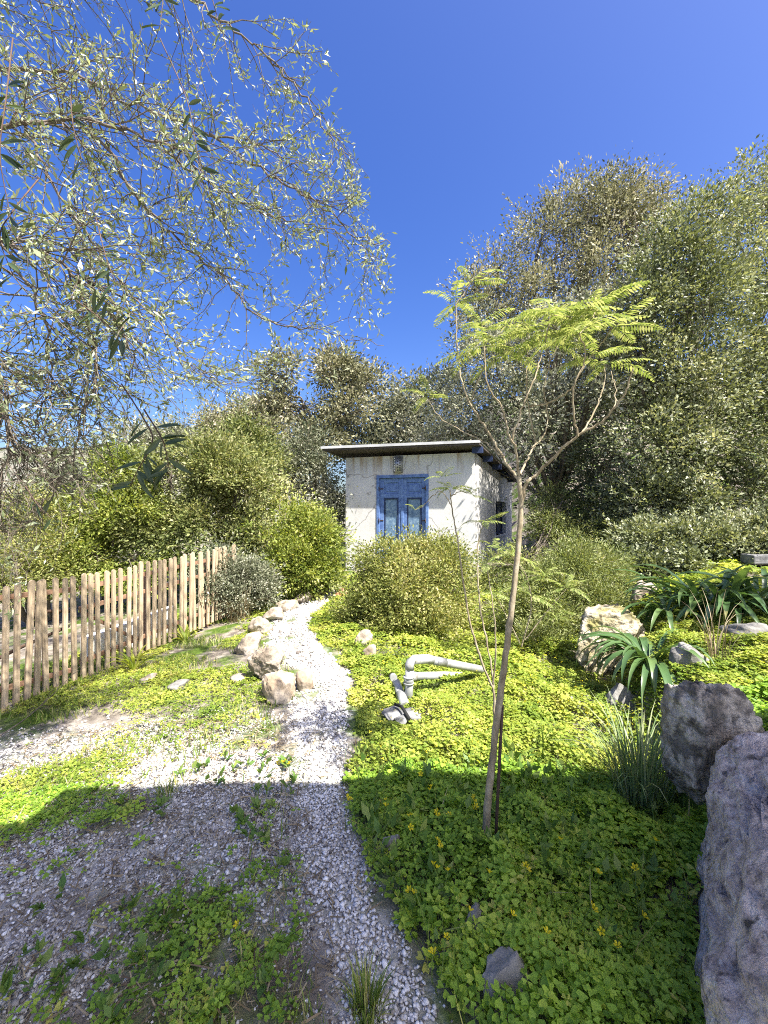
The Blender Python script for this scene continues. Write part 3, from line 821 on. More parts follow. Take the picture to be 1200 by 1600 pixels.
# broken slab
sg = on_ground(628, 1135)
sb = empty('broken_slab', tuple(sg), 'dark grey broken slab lying in the clover in front of the pipes', 'slab')
for k, (dx, dy, w, d_, r_, sd_) in enumerate(((-.07, .02, .13, .15, .3, 101), (.06, .04, .17, .16, -.2, 102), (.0, -.06, .10, .09, .7, 103))):
    V, Fq = rock_shape(3, sd_, facets=8, rough=.1, fine=.04)
    V = V * np.array([w * 1.1, d_ * 1.1, .05]); c, s = math.cos(r_), math.sin(r_)
    V = V @ np.array([[c, s, 0], [-s, c, 0], [0, .22, 1]])
    o = link('slab_piece', np_mesh('slab_piece', V, Fq, M['slab'], None, False), sb); o.location = (dx, dy, .085)
MB().tube([(-.05, .07, .13), (.0, 0, .145), (.05, -.10, .10)], .012, 6).build('strap', M['black'], sb, world_space=False)

# ------------------------------------------------------------------ pipes
pp = on_ground(640, 1100)
pipes = empty('drain_pipe', tuple(pp), 'grey plastic drain pipe rising from the clover and bending down to the right', 'pipe')
v0 = np.array([at(638, 1098, 3.40)[0], 3.40, -.06]); v1 = at(640, 1036, 3.40); e1 = at(654, 1028, 3.43); h0 = at(668, 1030, 3.46); h1 = at(752, 1046, 3.80)
R_ = .034
MB().tube([v0, v1 - ZD * .04], R_, 20).build('upright', M['pvc'], pipes)
k0 = v1 + ZD * .012
arc = np.array([v1 - ZD * .05, v1 - ZD * .012, v1 + ZD * .006 + (h0 - k0) * .06, k0 + (h0 - k0) * .22 + ZD * .012, h0 + ZD * .002, h0 + unit(h1 - h0) * .05])
MB().tube(arc, R_ + .004, 20).build('elbow', M['pvc'], pipes)
MB().tube([h0 + unit(h1 - h0) * .03, (h0 + h1) / 2, h1], R_, 20).build('sloping_pipe', M['pvc'], pipes)
MB().tube([h0 + unit(h1 - h0) * .09, h0 + unit(h1 - h0) * .20], R_ + .003, 20).build('coupling', M['zinc'], pipes)
cz = at(640, 1062, 3.4)[2]
MB().tube([(v0[0] + .002, v0[1], cz - .035), (v0[0] + .002, v0[1], cz + .03)], R_ + .006, 20).build('coupling', M['pvc'], pipes)
for dz in (-.026, .022):
    MB().tube([(v0[0] + .002, v0[1], cz + dz - .006), (v0[0] + .002, v0[1], cz + dz + .006)], R_ + .010, 20).build('ring', M['pvc'], pipes)
a, b_ = at(636, 1057, 3.78), at(748, 1054, 4.02)
lp = empty('ground_pipe', tuple(a), 'grey plastic pipe lying flat in the clover under the sloping pipe', 'pipe')
MB().tube([a, (a + b_) / 2, b_ - ZD * .02], .036, 20).build('barrel', M['pvc'], lp)
MB().tube([a - unit(b_ - a) * .015, a + unit(b_ - a) * .08], .041, 20).build('socket', M['pvc'], lp)
a, b_ = at(619, 1066, 3.56), at(633, 1104, 3.27)
sp = empty('pipe_stub', tuple(a), 'short open grey pipe stub slanting into the clover beside the upright pipe', 'pipe')
MB().tube([a, a + (b_ - a) * .55], .035, 20).build('barrel', M['pvc'], sp)
MB().tube([a + (b_ - a) * .50, b_], .040, 20).build('socket', M['pvc'], sp)
MB().tube([a + np.array([-.03, .05, .03]), a + np.array([-.02, .02, .03])], .032, 16).build('cap', M['pvc'], sp)

# ------------------------------------------------------------------ ground cover
KEEP = []     # (x, y, r) discs where no cover grows (rocks)
for o in bpy.data.objects:
    if o.parent is None and o.name.split('.')[0] in ('rock', 'boulder', 'broken_slab'):
        d = o.dimensions if o.type == 'MESH' else Vector((.22, .2, .1))
        KEEP.append((o.location.x, o.location.y, max(d.x, d.y) * .36))
def clear(x, y):
    ok = np.ones(len(x), bool)
    for a, b_, r_ in KEEP: ok &= (x - a) ** 2 + (y - b_) ** 2 > r_ * r_
    return ok

def clover_density(x, y):
    l, r = path_lr(y)
    wob = (n2(x, y, 4.0, 8.8) - .5) * .25
    right = smooth((x - r + wob) / .10)
    lush = right * (1 - .55 * smooth((n2(x, y, 2.4, 41, 3) - .60) / .08))
    yard = smooth((l - x + wob * 1.5 - .02) / .15)
    sun_patch = smooth((n2(x, y, 1.3, 51, 4) - .43) / .12) * smooth((y - 2.35) / .5) * (.35 + .55 * smooth((y - 3.4) / .8))
    shade_patch = smooth((n2(x, y, 2.0, 61, 4) - .50) / .10) * (1 - smooth((y - 2.35) / .5)) * .30
    edge = np.exp(-((y - 1.55) / .5) ** 2 - ((x + .40) / .35) ** 2) * .75 * smooth((n2(x, y, 7, 64, 2) - .42) / .16)
    left_tuft = np.exp(-((y - 2.40) / .36) ** 2 - ((x + 2.0) / .42) ** 2) * 1.5
    lush = np.maximum(lush, smooth((x - bank_x(y) - .1) / .25))
    d = np.maximum(lush, yard * np.clip(sun_patch + shade_patch + edge + left_tuft, 0, 1))
    g = gravel_mask(x, y)
    return d * (1 - np.clip(g * .95, 0, 1) * np.where(x > r, .3, 1) * np.where(left_tuft > .4, .2, 1))

def trefoil(detail):
    V, Fs = [], []
    for k in range(3):
        a = 2 * math.pi * k / 3
        if detail: pts = [(0, .05, -.02), (.22, .36, .07), (.41, .66, .11), (.27, .93, .09), (.0, .72, -.05), (-.27, .93, .09), (-.41, .66, .11), (-.22, .36, .07)]
        else: pts = [(0, .05, 0), (.40, .75, .06), (0, .85, -.08), (-.40, .75, .06)]
        b0 = len(V)
        for (x, y, z) in pts:
            V.append((x * math.cos(a) - y * math.sin(a), x * math.sin(a) + y * math.cos(a), z - .16 * y * y))
        if detail: Fs += [(b0, b0 + 1, b0 + 4), (b0 + 1, b0 + 2, b0 + 4), (b0 + 2, b0 + 3, b0 + 4), (b0, b0 + 4, b0 + 7), (b0 + 4, b0 + 6, b0 + 7), (b0 + 4, b0 + 5, b0 + 6)]
        else: Fs += [(b0, b0 + 1, b0 + 2, b0 + 3)]
    return V, Fs

def up_frames(n, tilt):
    nz = unit(np.column_stack([rng.normal(0, tilt, n), rng.normal(0, tilt, n), np.ones(n)]))
    a = rng.random(n) * 6.283
    d = np.column_stack([np.cos(a), np.sin(a), np.zeros(n)])
    x = unit(np.cross(d, nz)); y = np.cross(nz, x)
    return np.stack([x, y, nz], -1)

def cover(x0, x1, y0, y1, per_m2, dens):
    n = int((x1 - x0) * (y1 - y0) * per_m2)
    x = rng.uniform(x0, x1, n); y = rng.uniform(y0, y1, n)
    k = (rng.random(n) < dens(x, y)) & clear(x, y) & (np.abs(x) < y * .98 + .15)
    return x[k], y[k]

def clover_patch(name, x0, x1, y0, y1, per, size, tall, detail, mat):
    x, y = cover(x0, x1, y0, y1, per, clover_density)
    n = len(x)
    l, r = path_lr(y)
    lushness = np.where(x > r, np.clip((x - r) / .25, .25, 1), .32)
    mound = smooth((n2(x, y, 2.6, 71) - .25) / .55) * .95 + n2(x, y, 9, 73) * .45
    z = height(x, y) + .012 + tall * lushness * mound * (.25 + .75 * rng.random(n) ** .6)
    s = size * (.45 + .8 * rng.random(n)) * np.where(x > r, 1, .75) * (.65 + .7 * n2(x, y, 2.2, 77))
    rn = np.clip(rng.normal(.42, .2, n) + (n2(x, y, 3.5, 81) - .5) * 1.2, 0, 1)
    V, Fs = trefoil(detail)
    o = scatter(name, V, Fs, np.column_stack([x, y, z]), up_frames(n, .30), s, M[mat], None, rn)
    return tag(o, kind='stuff')
clover_patch('clover', -2.6, 2.7, .85, 2.45, 3700, .032, .15, True, 'clover')
clover_patch('clover', -3.6, 3.6, 2.45, 3.9, 3400, .032, .13, False, 'clover_sun')
clover_patch('clover', -3.8, 4.6, 3.9, 5.8, 2000, .040, .12, False, 'clover_sun')
clover_patch('clover', -4.0, 5.5, 5.8, 9.0, 520, .065, .14, False, 'clover_sun')
# bare stems standing in the clover
x, y = cover(-.3, 1.6, .95, 2.5, 900, clover_density)
n = len(x); z = height(x, y)
R = frames(np.column_stack([rng.normal(0, .35, n), rng.normal(0, .35, n), np.ones(n)]))
o = scatter('clover_stems', [(-.006, 0, 0), (.006, 0, 0), (.004, 1, 0), (-.004, 1, 0)], [(0, 1, 2, 3)], np.column_stack([x, y, z]), R, .10 + .08 * rng.random(n), M['weed'])
tag(o, kind='stuff')

# gravel
def stone_proto(seed):
    V, Fq = ICO[1]
    r = np.random.default_rng(seed)
    V = V * (1 + .28 * r.normal(size=(len(V), 1)).clip(-1, 1)) * np.array([1, r.uniform(.6, .9), r.uniform(.45, .65)])
    return V, Fq
def gravel(x0, x1, y0, y1, per, size):
    n = int((x1 - x0) * (y1 - y0) * per)
    x = rng.uniform(x0, x1, n); y = rng.uniform(y0, y1, n)
    g = gravel_mask(x, y)
    l, r = path_lr(y)
    g = g * np.where(x < l - .02, .50 + .45 * smooth((n2(x, y, 3.2, 95, 3) - .40) / .2), 1)
    yard_thin = np.where(x < l, .05, .0) * (y < 3.4)
    k = (rng.random(n) < np.maximum(g, yard_thin)) & (np.abs(x) < y * .97 + .1)
    x, y = x[k], y[k]; n = len(x)
    s = size * np.exp(rng.normal(0, .28, n))
    z = height(x, y) + s * .25 + rng.random(n) * .006
    R = up_frames(n, .5)
    rn = np.clip(rng.normal(.55, .24, n) - .16 * (1 - path_mask(x, y)) + (n2(x, y, 3, 91) - .5) * .5, 0, 1)
    P = np.column_stack([x, y, z])
    Vs, Fs, rs, c = [], [], [], 0
    idx = rng.integers(0, 5, n)
    for q in range(5):
        pv, pf = stone_proto(300 + q)
        kk = idx == q
        V, Fq = inst(pv, pf, P[kk], R[kk], s[kk])
        Vs.append(V); Fs.append(Fq + c); c += len(V); rs.append(np.repeat(rn[kk], len(pv)))
    o = world_child('gravel', np.concatenate(Vs), np.concatenate(Fs), M['gravel'], None, np.concatenate(rs))
    return tag(o, kind='stuff')
gravel(-2.2, .6, .95, 2.4, 8600, .0076)
gravel(-3.4, .0, 2.4, 4.2, 4200, .0095)
gravel(-2.6, .0, 4.2, 9.5, 1500, .016)

n = 30000; x = rng.uniform(-2.4, .55, n); y = rng.uniform(.95, 3.3, n)
k = (np.abs(x) < y * .97 + .1) & (x < path_lr(y)[1] + .04) & (rng.random(n) < .35 + .45 * gravel_mask(x, y)); x, y = x[k], y[k]; n = len(x)
OCT_V = [(1, 0, 0), (-1, 0, 0), (0, .8, 0), (0, -.8, 0), (0, 0, .6), (0, 0, -.6)]
OCT_F = [(0, 2, 4), (2, 1, 4), (1, 3, 4), (3, 0, 4)]
tag(scatter('grit', OCT_V, OCT_F, np.column_stack([x, y, height(x, y) + .002]), up_frames(n, .6), .0042 * np.exp(rng.normal(0, .3, n)), M['gravel'], None, np.clip(rng.normal(.40, .26, n), 0, 1)), kind='stuff')

# short grass, weeds, litter and tiny flowers
def grass_density(x, y):
    l, r = path_lr(y)
    yard = smooth((l - x) / .12)
    a = yard * smooth((n2(x, y, 2.2, 111, 4) - .46) / .12)
    b = smooth((x - r) / .1) * .25
    return np.clip(a + b, 0, 1) * (1 - .8 * gravel_mask(x, y))
def blades(name, x, y, h0, h1, w, mat, lean=.35, z=None):
    n = len(x)
    z = height(x, y) if z is None else z
    R = frames(np.column_stack([rng.normal(0, lean, n), rng.normal(0, lean, n), np.ones(n)]))
    s = h0 + (h1 - h0) * rng.random(n) ** 1.6
    V = [(-w, 0, 0), (w, 0, 0), (w * .8, .55, .06), (-w * .8, .55, .06), (0, 1, .25)]
    Vq = np.array(V + [V[4]])
    Fq = [(0, 1, 2, 3), (3, 2, 4, 5)]
    return tag(scatter(name, Vq, Fq, np.column_stack([x, y, z]), R, s, M[mat]), kind='stuff')
x, y = cover(-3.8, 1.6, 1.0, 3.0, 3800, grass_density); blades('grass', x, y, .02, .085, .035, 'grass')
x, y = cover(-3.9, 3.0, 2.4, 7.0, 1700, grass_density); blades('grass', x, y, .03, .10, .05, 'grass')
x, y = cover(-.3, 1.6, 1.0, 2.7, 150, lambda x, y: 1.0 * (x > path_lr(y)[1] + .05)); blades('grass', x, y, .10, .27, .016, 'grass', .45)
# leafy weeds: little rosettes of long leaves
def weed_density(x, y):
    l, r = path_lr(y)
    return np.where(x < l, smooth((n2(x, y, 1.8, 131, 3) - .48) / .1), .6 * (x > r + .03) * .5) * (1 - .9 * path_mask(x, y))
x, y = cover(-2.2, 1.4, .95, 2.6, 150, weed_density)
k = rng.integers(5, 10, len(x)); X = np.repeat(x, k); Y = np.repeat(y, k); n = len(X)
a = rng.random(n) * 6.283; el = rng.uniform(.35, 1.3, n)
d = np.column_stack([np.cos(a) * np.cos(el), np.sin(a) * np.cos(el), np.sin(el)])
r_ = path_lr(Y)[1]
P = np.column_stack([X, Y, height(X, Y) + np.where(X > r_, .05, .01) + .03 * rng.random(n)])
tag(scatter('weeds', LEAF_V, LEAF_F, P, frames(d, up=np.tile([0, 0, 1.0], (n, 1)) + rng.normal(0, .3, (n, 3))), .02 + .05 * rng.random(n) ** 2, M['weed']), kind='stuff')
x, y = cover(-.25, 1.0, 1.6, 2.5, 60, lambda x, y: (x > path_lr(y)[1] + .05) * smooth((n2(x, y, 2.5, 133, 2) - .40) / .12))
k = rng.integers(6, 12, len(x)); X = np.repeat(x, k) + rng.normal(0, .012, k.sum()); Y = np.repeat(y, k) + rng.normal(0, .012, k.sum()); n = len(X)
d = np.column_stack([rng.normal(0, .55, n), rng.normal(0, .55, n), np.ones(n)])
tag(scatter('weeds', LEAF_V, LEAF_F, np.column_stack([X, Y, height(X, Y) + .04 + .12 * rng.random(n)]), frames(d, up=rng.normal(0, 1, (n, 3)) + np.array([0, -.8, .6])), .03 + .045 * rng.random(n), M['weed']), kind='stuff')
# dry litter: olive leaves and bits of straw
def litter_density(x, y):
    l, r = path_lr(y); return np.where(x < l + .06, .85 - .3 * gravel_mask(x, y), .03 + .08 * (x < r))
x, y = cover(-2.6, .5, .95, 3.2, 2600, litter_density); n = len(x); a = rng.random(n) * 6.283
d = np.column_stack([np.cos(a), np.sin(a), rng.normal(.0, .12, n)])
tag(scatter('dry_litter', [(-.06, 0, 0), (.06, 0, 0), (.035, 1, .08), (-.035, 1, .08)], [(0, 1, 2, 3)], np.column_stack([x, y, height(x, y) + .012 + .01 * rng.random(n)]),
            frames(d, up=np.tile([0, 0, 1.0], (n, 1)) + rng.normal(0, .3, (n, 3))), .014 + .055 * rng.random(n) ** 3, M['straw']), kind='stuff')
def fl_density(x, y):
    l, r = path_lr(y); return smooth((n2(x, y, 2.1, 151, 2) - .42) / .15) * ((x > r + .1) * 1.0 + .3 * (x < l - .1)) * (1 - gravel_mask(x, y))
x, y = cover(-2.5, 3.0, 2.3, 4.6, 90, fl_density); n = len(x)
tag(scatter('flower_specks', trefoil(False)[0], trefoil(False)[1], np.column_stack([x, y, height(x, y) + .10 + .05 * rng.random(n)]), up_frames(n, .5), .008 + .007 * rng.random(n), M['petal']), kind='stuff')

# yellow sorrel flowers one can pick out
def flower_mesh():
    b = MB()
    for k in range(5):
        a = 2 * math.pi * k / 5; c, s = math.cos(a), math.sin(a)
        pts = [(.0, .002, 0), (.0055, .010, .010), (.004, .017, .014), (-.004, .017, .014), (-.0055, .010, .010)]
        b.add([(x * c - y * s, x * s + y * c, z) for x, y, z in pts], [[0, 1, 2, 3, 4]])
    me = bpy.data.meshes.new('petals'); me.from_pydata([tuple(q) for q in np.concatenate(b.v)], [], b.f); me.update(); me.materials.append(M['petal']); return me
def stem_mesh():
    V, Fq = tube_np([(0, 0, 0), (.012, .006, .08), (.006, .0, .15), (0, 0, .19)], .0016, 4)
    return np_mesh('stem', V, Fq, M['weed'], np.full(len(V), .7), True)
fm_, sm_ = flower_mesh(), stem_mesh()
FPX = [(593, 1278), (601, 1268), (622, 1272), (640, 1302), (660, 1245), (645, 1215), (672, 1330), (640, 1310), (700, 1300), (667, 1338), (732, 1280), (697, 1282), (752, 1262), (675, 1490), (680, 1500),
       (693, 1395), (700, 1402), (760, 1382), (940, 1376), (870, 1325), (945, 1500), (960, 1520), (857, 1492), (985, 1430), (1000, 1418), (820, 1380), (560, 1280), (735, 1455), (905, 1450), (1010, 1330), (650, 1385), (810, 1500),
       (448, 1196), (440, 1190), (455, 1204), (390, 1485), (540, 1248)]
for i, (px, py) in enumerate(FPX):
    g = on_ground(px, py + 60 * random.uniform(.6, 1)); g[2] = hgt(g[0], g[1])
    o = bpy.data.objects.new('sorrel_flower', None); COL.objects.link(o); o.location = g; o.empty_display_size = .05
    o.rotation_euler = (random.uniform(-.3, .3), random.uniform(-.3, .3), random.uniform(0, 6.28)); o.scale = (1, 1, random.uniform(.75, 1.2))
    tag(o, 'small yellow sorrel flower on a thin stem standing above the clover', 'flower', 'yellow sorrel flowers standing in the clover')
    s_ = link('stem', sm_, o)
    for q in range(random.choice((1, 1, 1, 2))):
        p_ = link('petals', fm_, o); p_.location = (random.uniform(-.012, .012) * q, random.uniform(-.012, .012) * q, .188 - .012 * q); p_.rotation_euler = (random.uniform(-.7, .7), random.uniform(-.7, .7), 0)
        sc = random.uniform(.6, .85); p_.scale = (sc, sc, sc)

# ------------------------------------------------------------------ clumps of strap leaves and grass
def strap_leaf(L, w, droop, up0, mat, seed):
    n = 9
    el = up0; p = np.zeros(3); C = [p.copy()]; els = [el]
    for i in range(n - 1):
        el = up0 - droop * ((i + 1) / (n - 1)) ** 1.3
        p = p + np.array([math.cos(el), 0, math.sin(el)]) * L / (n - 1); C.append(p.copy()); els.append(el)
    V = []
    for i in range(n):
        t = i / (n - 1)
        ww = w * (.55 + .9 * t if t < .5 else 1.0 - 1.0 * ((t - .5) / .5) ** 1.6) + .0008
        nrm = np.array([-math.sin(els[i]), 0, math.cos(els[i])])
        V += [C[i] + np.array([0, -ww / 2, 0]) + nrm * ww * .20, C[i], C[i] + np.array([0, ww / 2, 0]) + nrm * ww * .20]
    Fq = []
    for i in range(n - 1):
        a = i * 3; Fq += [(a, a + 3, a + 4, a + 1), (a + 1, a + 4, a + 5, a + 2)]
    rn = np.clip(np.repeat(np.linspace(.35, .55, n), 3) + random.uniform(-.3, .35), 0, 1)
    if random.random() < .12: rn[-6:] = 1
    return np_mesh('leaf', V, Fq, mat, rn, True)
def strap_plant(name, label, base, n, L, w, group=None, mat='strap', droop=(1.5, 2.6), up=(.7, 1.45), spread=.05, cat='plant', heading=None):
    e = empty(name, tuple(base), label, cat, group)
    vs = [strap_leaf(L * random.uniform(.7, 1.1), w * random.uniform(.8, 1.2), random.uniform(*droop), random.uniform(*up), M[mat], i) for i in range(min(n, 20))]
    for i in range(n):
        o = link('leaf', vs[i % len(vs)], e)
        a = random.uniform(0, 6.28) if heading is None else random.gauss(*heading)
        o.location = (math.cos(a) * random.random() * spread, math.sin(a) * random.random() * spread, 0)
        o.rotation_euler = (random.uniform(-.25, .25), 0, a)
        s = random.uniform(.75, 1.15); o.scale = (s, s, s)
    return e
SG = 'strap leaved lily clumps on the bank'
def bank_pt(px, py, Y):
    p = at(px, py, Y); p[2] = hgt(p[0], p[1]) + .0; return p
def on_top(px, py, Y):
    p = at(px, py, Y); p[2] = hgt(p[0], p[1]) + .08; return p
strap_plant('lily_clump', 'sunlit clump of arching strap leaves hanging over the grey cracked stone', on_top(1015, 1062, 3.35), 75, .62, .046, SG, droop=(1.7, 2.7), up=(.75, 1.5), spread=.12)
strap_plant('lily_clump', 'small clump of curved strap leaves at the right end of the mossy boulder', on_top(1040, 975, 4.1), 20, .55, .048, SG)
strap_plant('lily_clump', 'large shaded clump of broad dark strap leaves highest on the bank', on_top(1120, 945, 4.1), 60, .85, .065, SG, droop=(1.2, 2.1), up=(.7, 1.45), spread=.25)
strap_plant('lily_clump', 'dark strap leaf clump on the bank at the right edge beside the largest clump', on_top(1192, 950, 4.2), 40, .75, .062, SG, spread=.2)
strap_plant('lily_clump', 'low clump of narrow strap leaves between pale upright stone and largest clump', on_top(1050, 945, 4.6), 30, .65, .045, SG, spread=.12)
BG = 'bulb plants at the foot of the fence'
strap_plant('bulb_plant', 'fresh green bulb plant nearer the camera at the foot of the fence', on_ground(210, 1046) , 16, .34, .034, BG, 'clover_sun', (.9, 1.6), (.9, 1.4))
strap_plant('bulb_plant', 'small spiky bulb plant at the foot of the fence toward the bushes', on_ground(290, 1004), 14, .28, .034, BG, 'clover_sun', (.5, 1.1), (.8, 1.4))
strap_plant('leafy_weed', 'tall pointed green weed standing at the shade edge by the blue grey grass', on_ground(985, 1290), 9, .22, .030, None, 'weed', (.4, 1.0), (1.0, 1.5), .03, 'weed')
strap_plant('leafy_weed', 'broad leaved green weed in the shaded gravel at the bottom left', on_ground(330, 1578), 9, .11, .022, None, 'weed', (.3, 1.2), (.5, 1.4), .03, 'weed')

def tuft(name, label, base, n, h0, h1, spread, mat, lean, w=.012, cat='grass tuft'):
    e = empty(name, tuple(base), label, cat)
    tubes = []
    Vs, Fs, rs, c = [], [], [], 0
    for i in range(n):
        a = random.uniform(0, 6.28); r_ = spread * random.random() ** .7
        b0 = np.array(base) + np.array([math.cos(a) * r_, math.sin(a) * r_, -.01])
        L = random.uniform(h0, h1); ln = lean * random.random()
        az = a + random.gauss(0, .5)
        h = np.array([math.cos(az), math.sin(az), 0])
        side = np.array([-h[1], h[0], 0])
        p = b0; pts = [p]
        for k in range(5):
            el = 1.5 - ln * ((k + .5) / 5) ** 1.2 * 2.0
            p = p + (h * math.cos(el) + ZD * math.sin(el)) * L / 5; pts.append(p)
        ww = w * L
        V = []
        for k, q in enumerate(pts):
            f_ = ww * (1 - (k / 5) ** 2 * .95); V += [q - side * f_, q + side * f_]
        Vs.append(V); Fs.append(np.array([(2 * k, 2 * k + 1, 2 * k + 3, 2 * k + 2) for k in range(5)]) + c); c += 12; rs.append(np.full(12, random.random()))
    o = world_child('blades', np.concatenate(Vs), np.concatenate(Fs), M[mat], e, np.concatenate(rs))
    o['kind'] = 'stuff'
    return e
g_ = on_ground(1000, 1262); tuft('grass_tuft', 'blue grey tussock of thin arching blades beside the dark blotched rock', g_, 260, .30, .62, .12, 'blue_grass', .9, .009)
tuft('grass_tuft', 'bright green grass tuft in the gravel path at the bottom edge', on_ground(572, 1590), 170, .07, .17, .045, 'grass', .7, .02)
tuft('grass_tuft', 'small grass tuft in the gravel just inside the shade edge at left', on_ground(262, 1250), 70, .06, .15, .06, 'grass', .9, .02)
tuft('grass_tuft', 'dry straw coloured spiky tussock below the bushes at the end of the fence', on_ground(372, 968), 240, .35, .75, .18, 'straw', 1.1, .008)

ft = [on_ground(-20, 1168), on_ground(40, 1138), on_ground(90, 1100), on_ground(132, 1060)]
ft = [p + np.array([0, 0, .03 + .05 * i]) for i, p in enumerate(ft)]
tw = empty('fallen_twig', tuple(ft[0]), 'long thin bare olive twig lying on the ground at the left edge', 'twig')
Cf = curve_pts(ft, 6); V, Fq = tube_np(Cf, np.linspace(.006, .002, len(Cf)), 6); world_child('stem', V, Fq, M['twig'], tw, None, True)
for i, (k_, dx, dz) in enumerate(((9, .12, .16), (12, -.10, .12), (15, .10, .05))):
    V, Fq = tube_np(curve_pts([Cf[k_], Cf[k_] + np.array([dx * .6, .05, dz * .8]), Cf[k_] + np.array([dx, .12, dz])], 4), np.linspace(.003, .001, 9), 5); world_child('side_shoot', V, Fq, M['twig'], tw, None, True)
tuft('seed_stems', 'bundle of pale thin stems with dry heads leaning over the bank by the lilies', on_ground(1118, 1035), 34, .30, .60, .10, 'straw', .9, .006, 'plant')
# iron stake by the young tree
st0 = at(772, 1352, 1.84); st1 = at(785, 1102, 1.88)
stk = MB().tube([st0 - ZD * .05, (st0 + st1) / 2, st1], .0075, 8).build('stake', M['rust'])
tag(stk, 'thin dark iron stake standing beside the trunk of the young tree', 'stake')
# dark block on top of the bank
bk = MB().box(at(1178, 882, 6.2), (.5, 0, 0), (0, .25, 0), (0, 0, .14)).build('stone_block', M['slab'], bevel=.02)
tag(bk, 'small dark square block on top of the bank at the right edge', 'block')

# ------------------------------------------------------------------ trees and bushes
def limb(a, b_, r0, r1, sag=.12, n=7):
    a, b_ = np.asarray(a, float), np.asarray(b_, float)
    L = np.linalg.norm(b_ - a)
    t = np.linspace(0, 1, n)[:, None]
    P = a + (b_ - a) * t + (np.sin(t * math.pi) * rng.normal(0, sag * .5, 3) + t * (1 - t) * np.array([0, 0, sag])) * L
    P[1:-1] += rng.normal(0, .018 * L, (n - 2, 3))
    return P, np.linspace(r0, r1, n)

def foliage(name, label, base, blobs, n, leaf, mat, clump=.28, lpc=26, shape=LEAF_V, gap=.42, gapf=.9, trunk_r=.10, cat='tree', group=None, twigs=True, fork=.35, leaf_up=.35, bark='bark', stems=1, shoots=.12):
    """a tree or bush: tapered trunk, limbs to every mass of the crown, twigs, and leaves in clumps"""
    base = np.array([base[0], base[1], hgt(base[0], base[1]) - .05])
    e = empty(name, tuple(base), label, cat, group)
    B = np.array([[*b[:3], *(b[3:6] if len(b) >= 6 else (b[3], b[3], b[3] * .85))] for b in blobs], float)
    wgt = (B[:, 3] * B[:, 4] * B[:, 5]) ** .72; wgt /= wgt.sum()
    nc = max(8, n // lpc)
    bi = rng.choice(len(B), nc * 2, p=wgt)
    dr = unit(rng.normal(size=(nc * 2, 3)))
    rad = rng.random(nc * 2) ** .38
    c = B[bi, :3] + dr * rad[:, None] * B[bi, 3:6] * (.55 + .85 * vnoise(dr * 2.6 + bi[:, None] * 7.7 + base[0]) + .30 * (rng.random(nc * 2) < .07))[:, None]
    keep = fbm(c * gapf + base[1], 3) > gap
    keep &= c[:, 2] > height(c[:, 0], c[:, 1]) + .02
    c, bi2, dr = c[keep][:nc], bi[keep][:nc], dr[keep][:nc]
    nc = len(c)
    k = rng.integers(int(lpc * .5), int(lpc * 1.5), nc)
    ci = np.repeat(np.arange(nc), k)
    off = rng.normal(size=(len(ci), 3)) * clump * np.array([.62, .62, .5]) * (.7 + .6 * rng.random(nc))[ci][:, None]
    P = c[ci] + off
    d = unit(off + dr[ci] * clump * .9 + rng.normal(0, .5, off.shape) * clump + np.array([0, 0, .25 * clump]))
    up = rng.normal(0, .75, (len(ci), 3)) * (1 - leaf_up) + np.array([0, 0, 1.3]) * leaf_up + dr[ci] * .35 + unit(off) * .95
    rn = np.clip(rng.normal(.45, .19, len(ci)) + (rng.normal(0, .17, nc) + (fbm(c * .8 + 5.5, 2) - .5) * .7)[ci], 0, 1)
    s = leaf * np.minimum(np.exp(rng.normal(0, .25, len(ci)) + rng.normal(0, .13, nc)[ci]), 1.45)
    # young shoots that stand out of the mass
    tubes = []
    ns = int(nc * shoots)
    if ns:
        js = rng.choice(nc, ns, replace=False)
        for j in js:
            dd = unit(dr[j] + rng.normal(0, .35, 3) + np.array([0, 0, .45]))
            Ls = clump * rng.uniform(1.0, 2.8)
            tt = np.linspace(0, 1, 5)[:, None]
            Pl = c[j] + dd * Ls * tt + np.array([0, 0, -1.0]) * (tt ** 2) * Ls * rng.uniform(0, .25)
            tubes.append((Pl, np.linspace(trunk_r * .045 + .001, .0012, 5)))
            m_ = int(Ls / leaf * 2.6) + 3
            t2 = rng.uniform(.15, 1, m_)
            pp_ = c[j] + dd * Ls * t2[:, None] + rng.normal(0, leaf * .12, (m_, 3))
            P = np.vstack([P, pp_]); d = np.vstack([d, unit(dd * .5 + rng.normal(0, .6, (m_, 3)))]); up = np.vstack([up, rng.normal(0, .6, (m_, 3)) + np.array([0, 0, 1.0])])
            rn = np.concatenate([rn, np.clip(rng.normal(.6, .2, m_), 0, 1)]); s = np.concatenate([s, leaf * .8 * np.exp(rng.normal(0, .25, m_))])
    cr = scatter('crown', shape, LEAF_F, P, frames(d, up=up), s, M[mat], e, rn)
    # wood
    for sidx in range(stems):
        b0 = base.copy()
        lo = B[:, :3].mean(0)
        f_ = b0 + (lo - b0) * fork + rng.normal(0, .05, 3) * np.linalg.norm(lo - b0) * (2.5 if stems > 1 else 1)
        tubes.append(limb(b0, f_, trunk_r, trunk_r * .7, .05, 9))
        for i in range(len(B)):
            if stems > 1 and rng.random() > 1.6 / stems: continue
            tip = B[i, :3] + np.array([0, 0, B[i, 5] * .4])
            Pl, rl = limb(f_, tip, trunk_r * .55, trunk_r * .12, .12, 9)
            tubes.append((Pl, rl))
            if twigs:
                cand = np.where(bi2 == i)[0]
                rng.shuffle(cand)
                for j in cand[:12]:
                    q = Pl[rng.integers(3, 9)]
                    tubes.append(limb(q, c[j], trunk_r * .16, trunk_r * .05, .1, 5))
    tubes_obj('trunk', tubes, M[bark], e, 6)
    return e
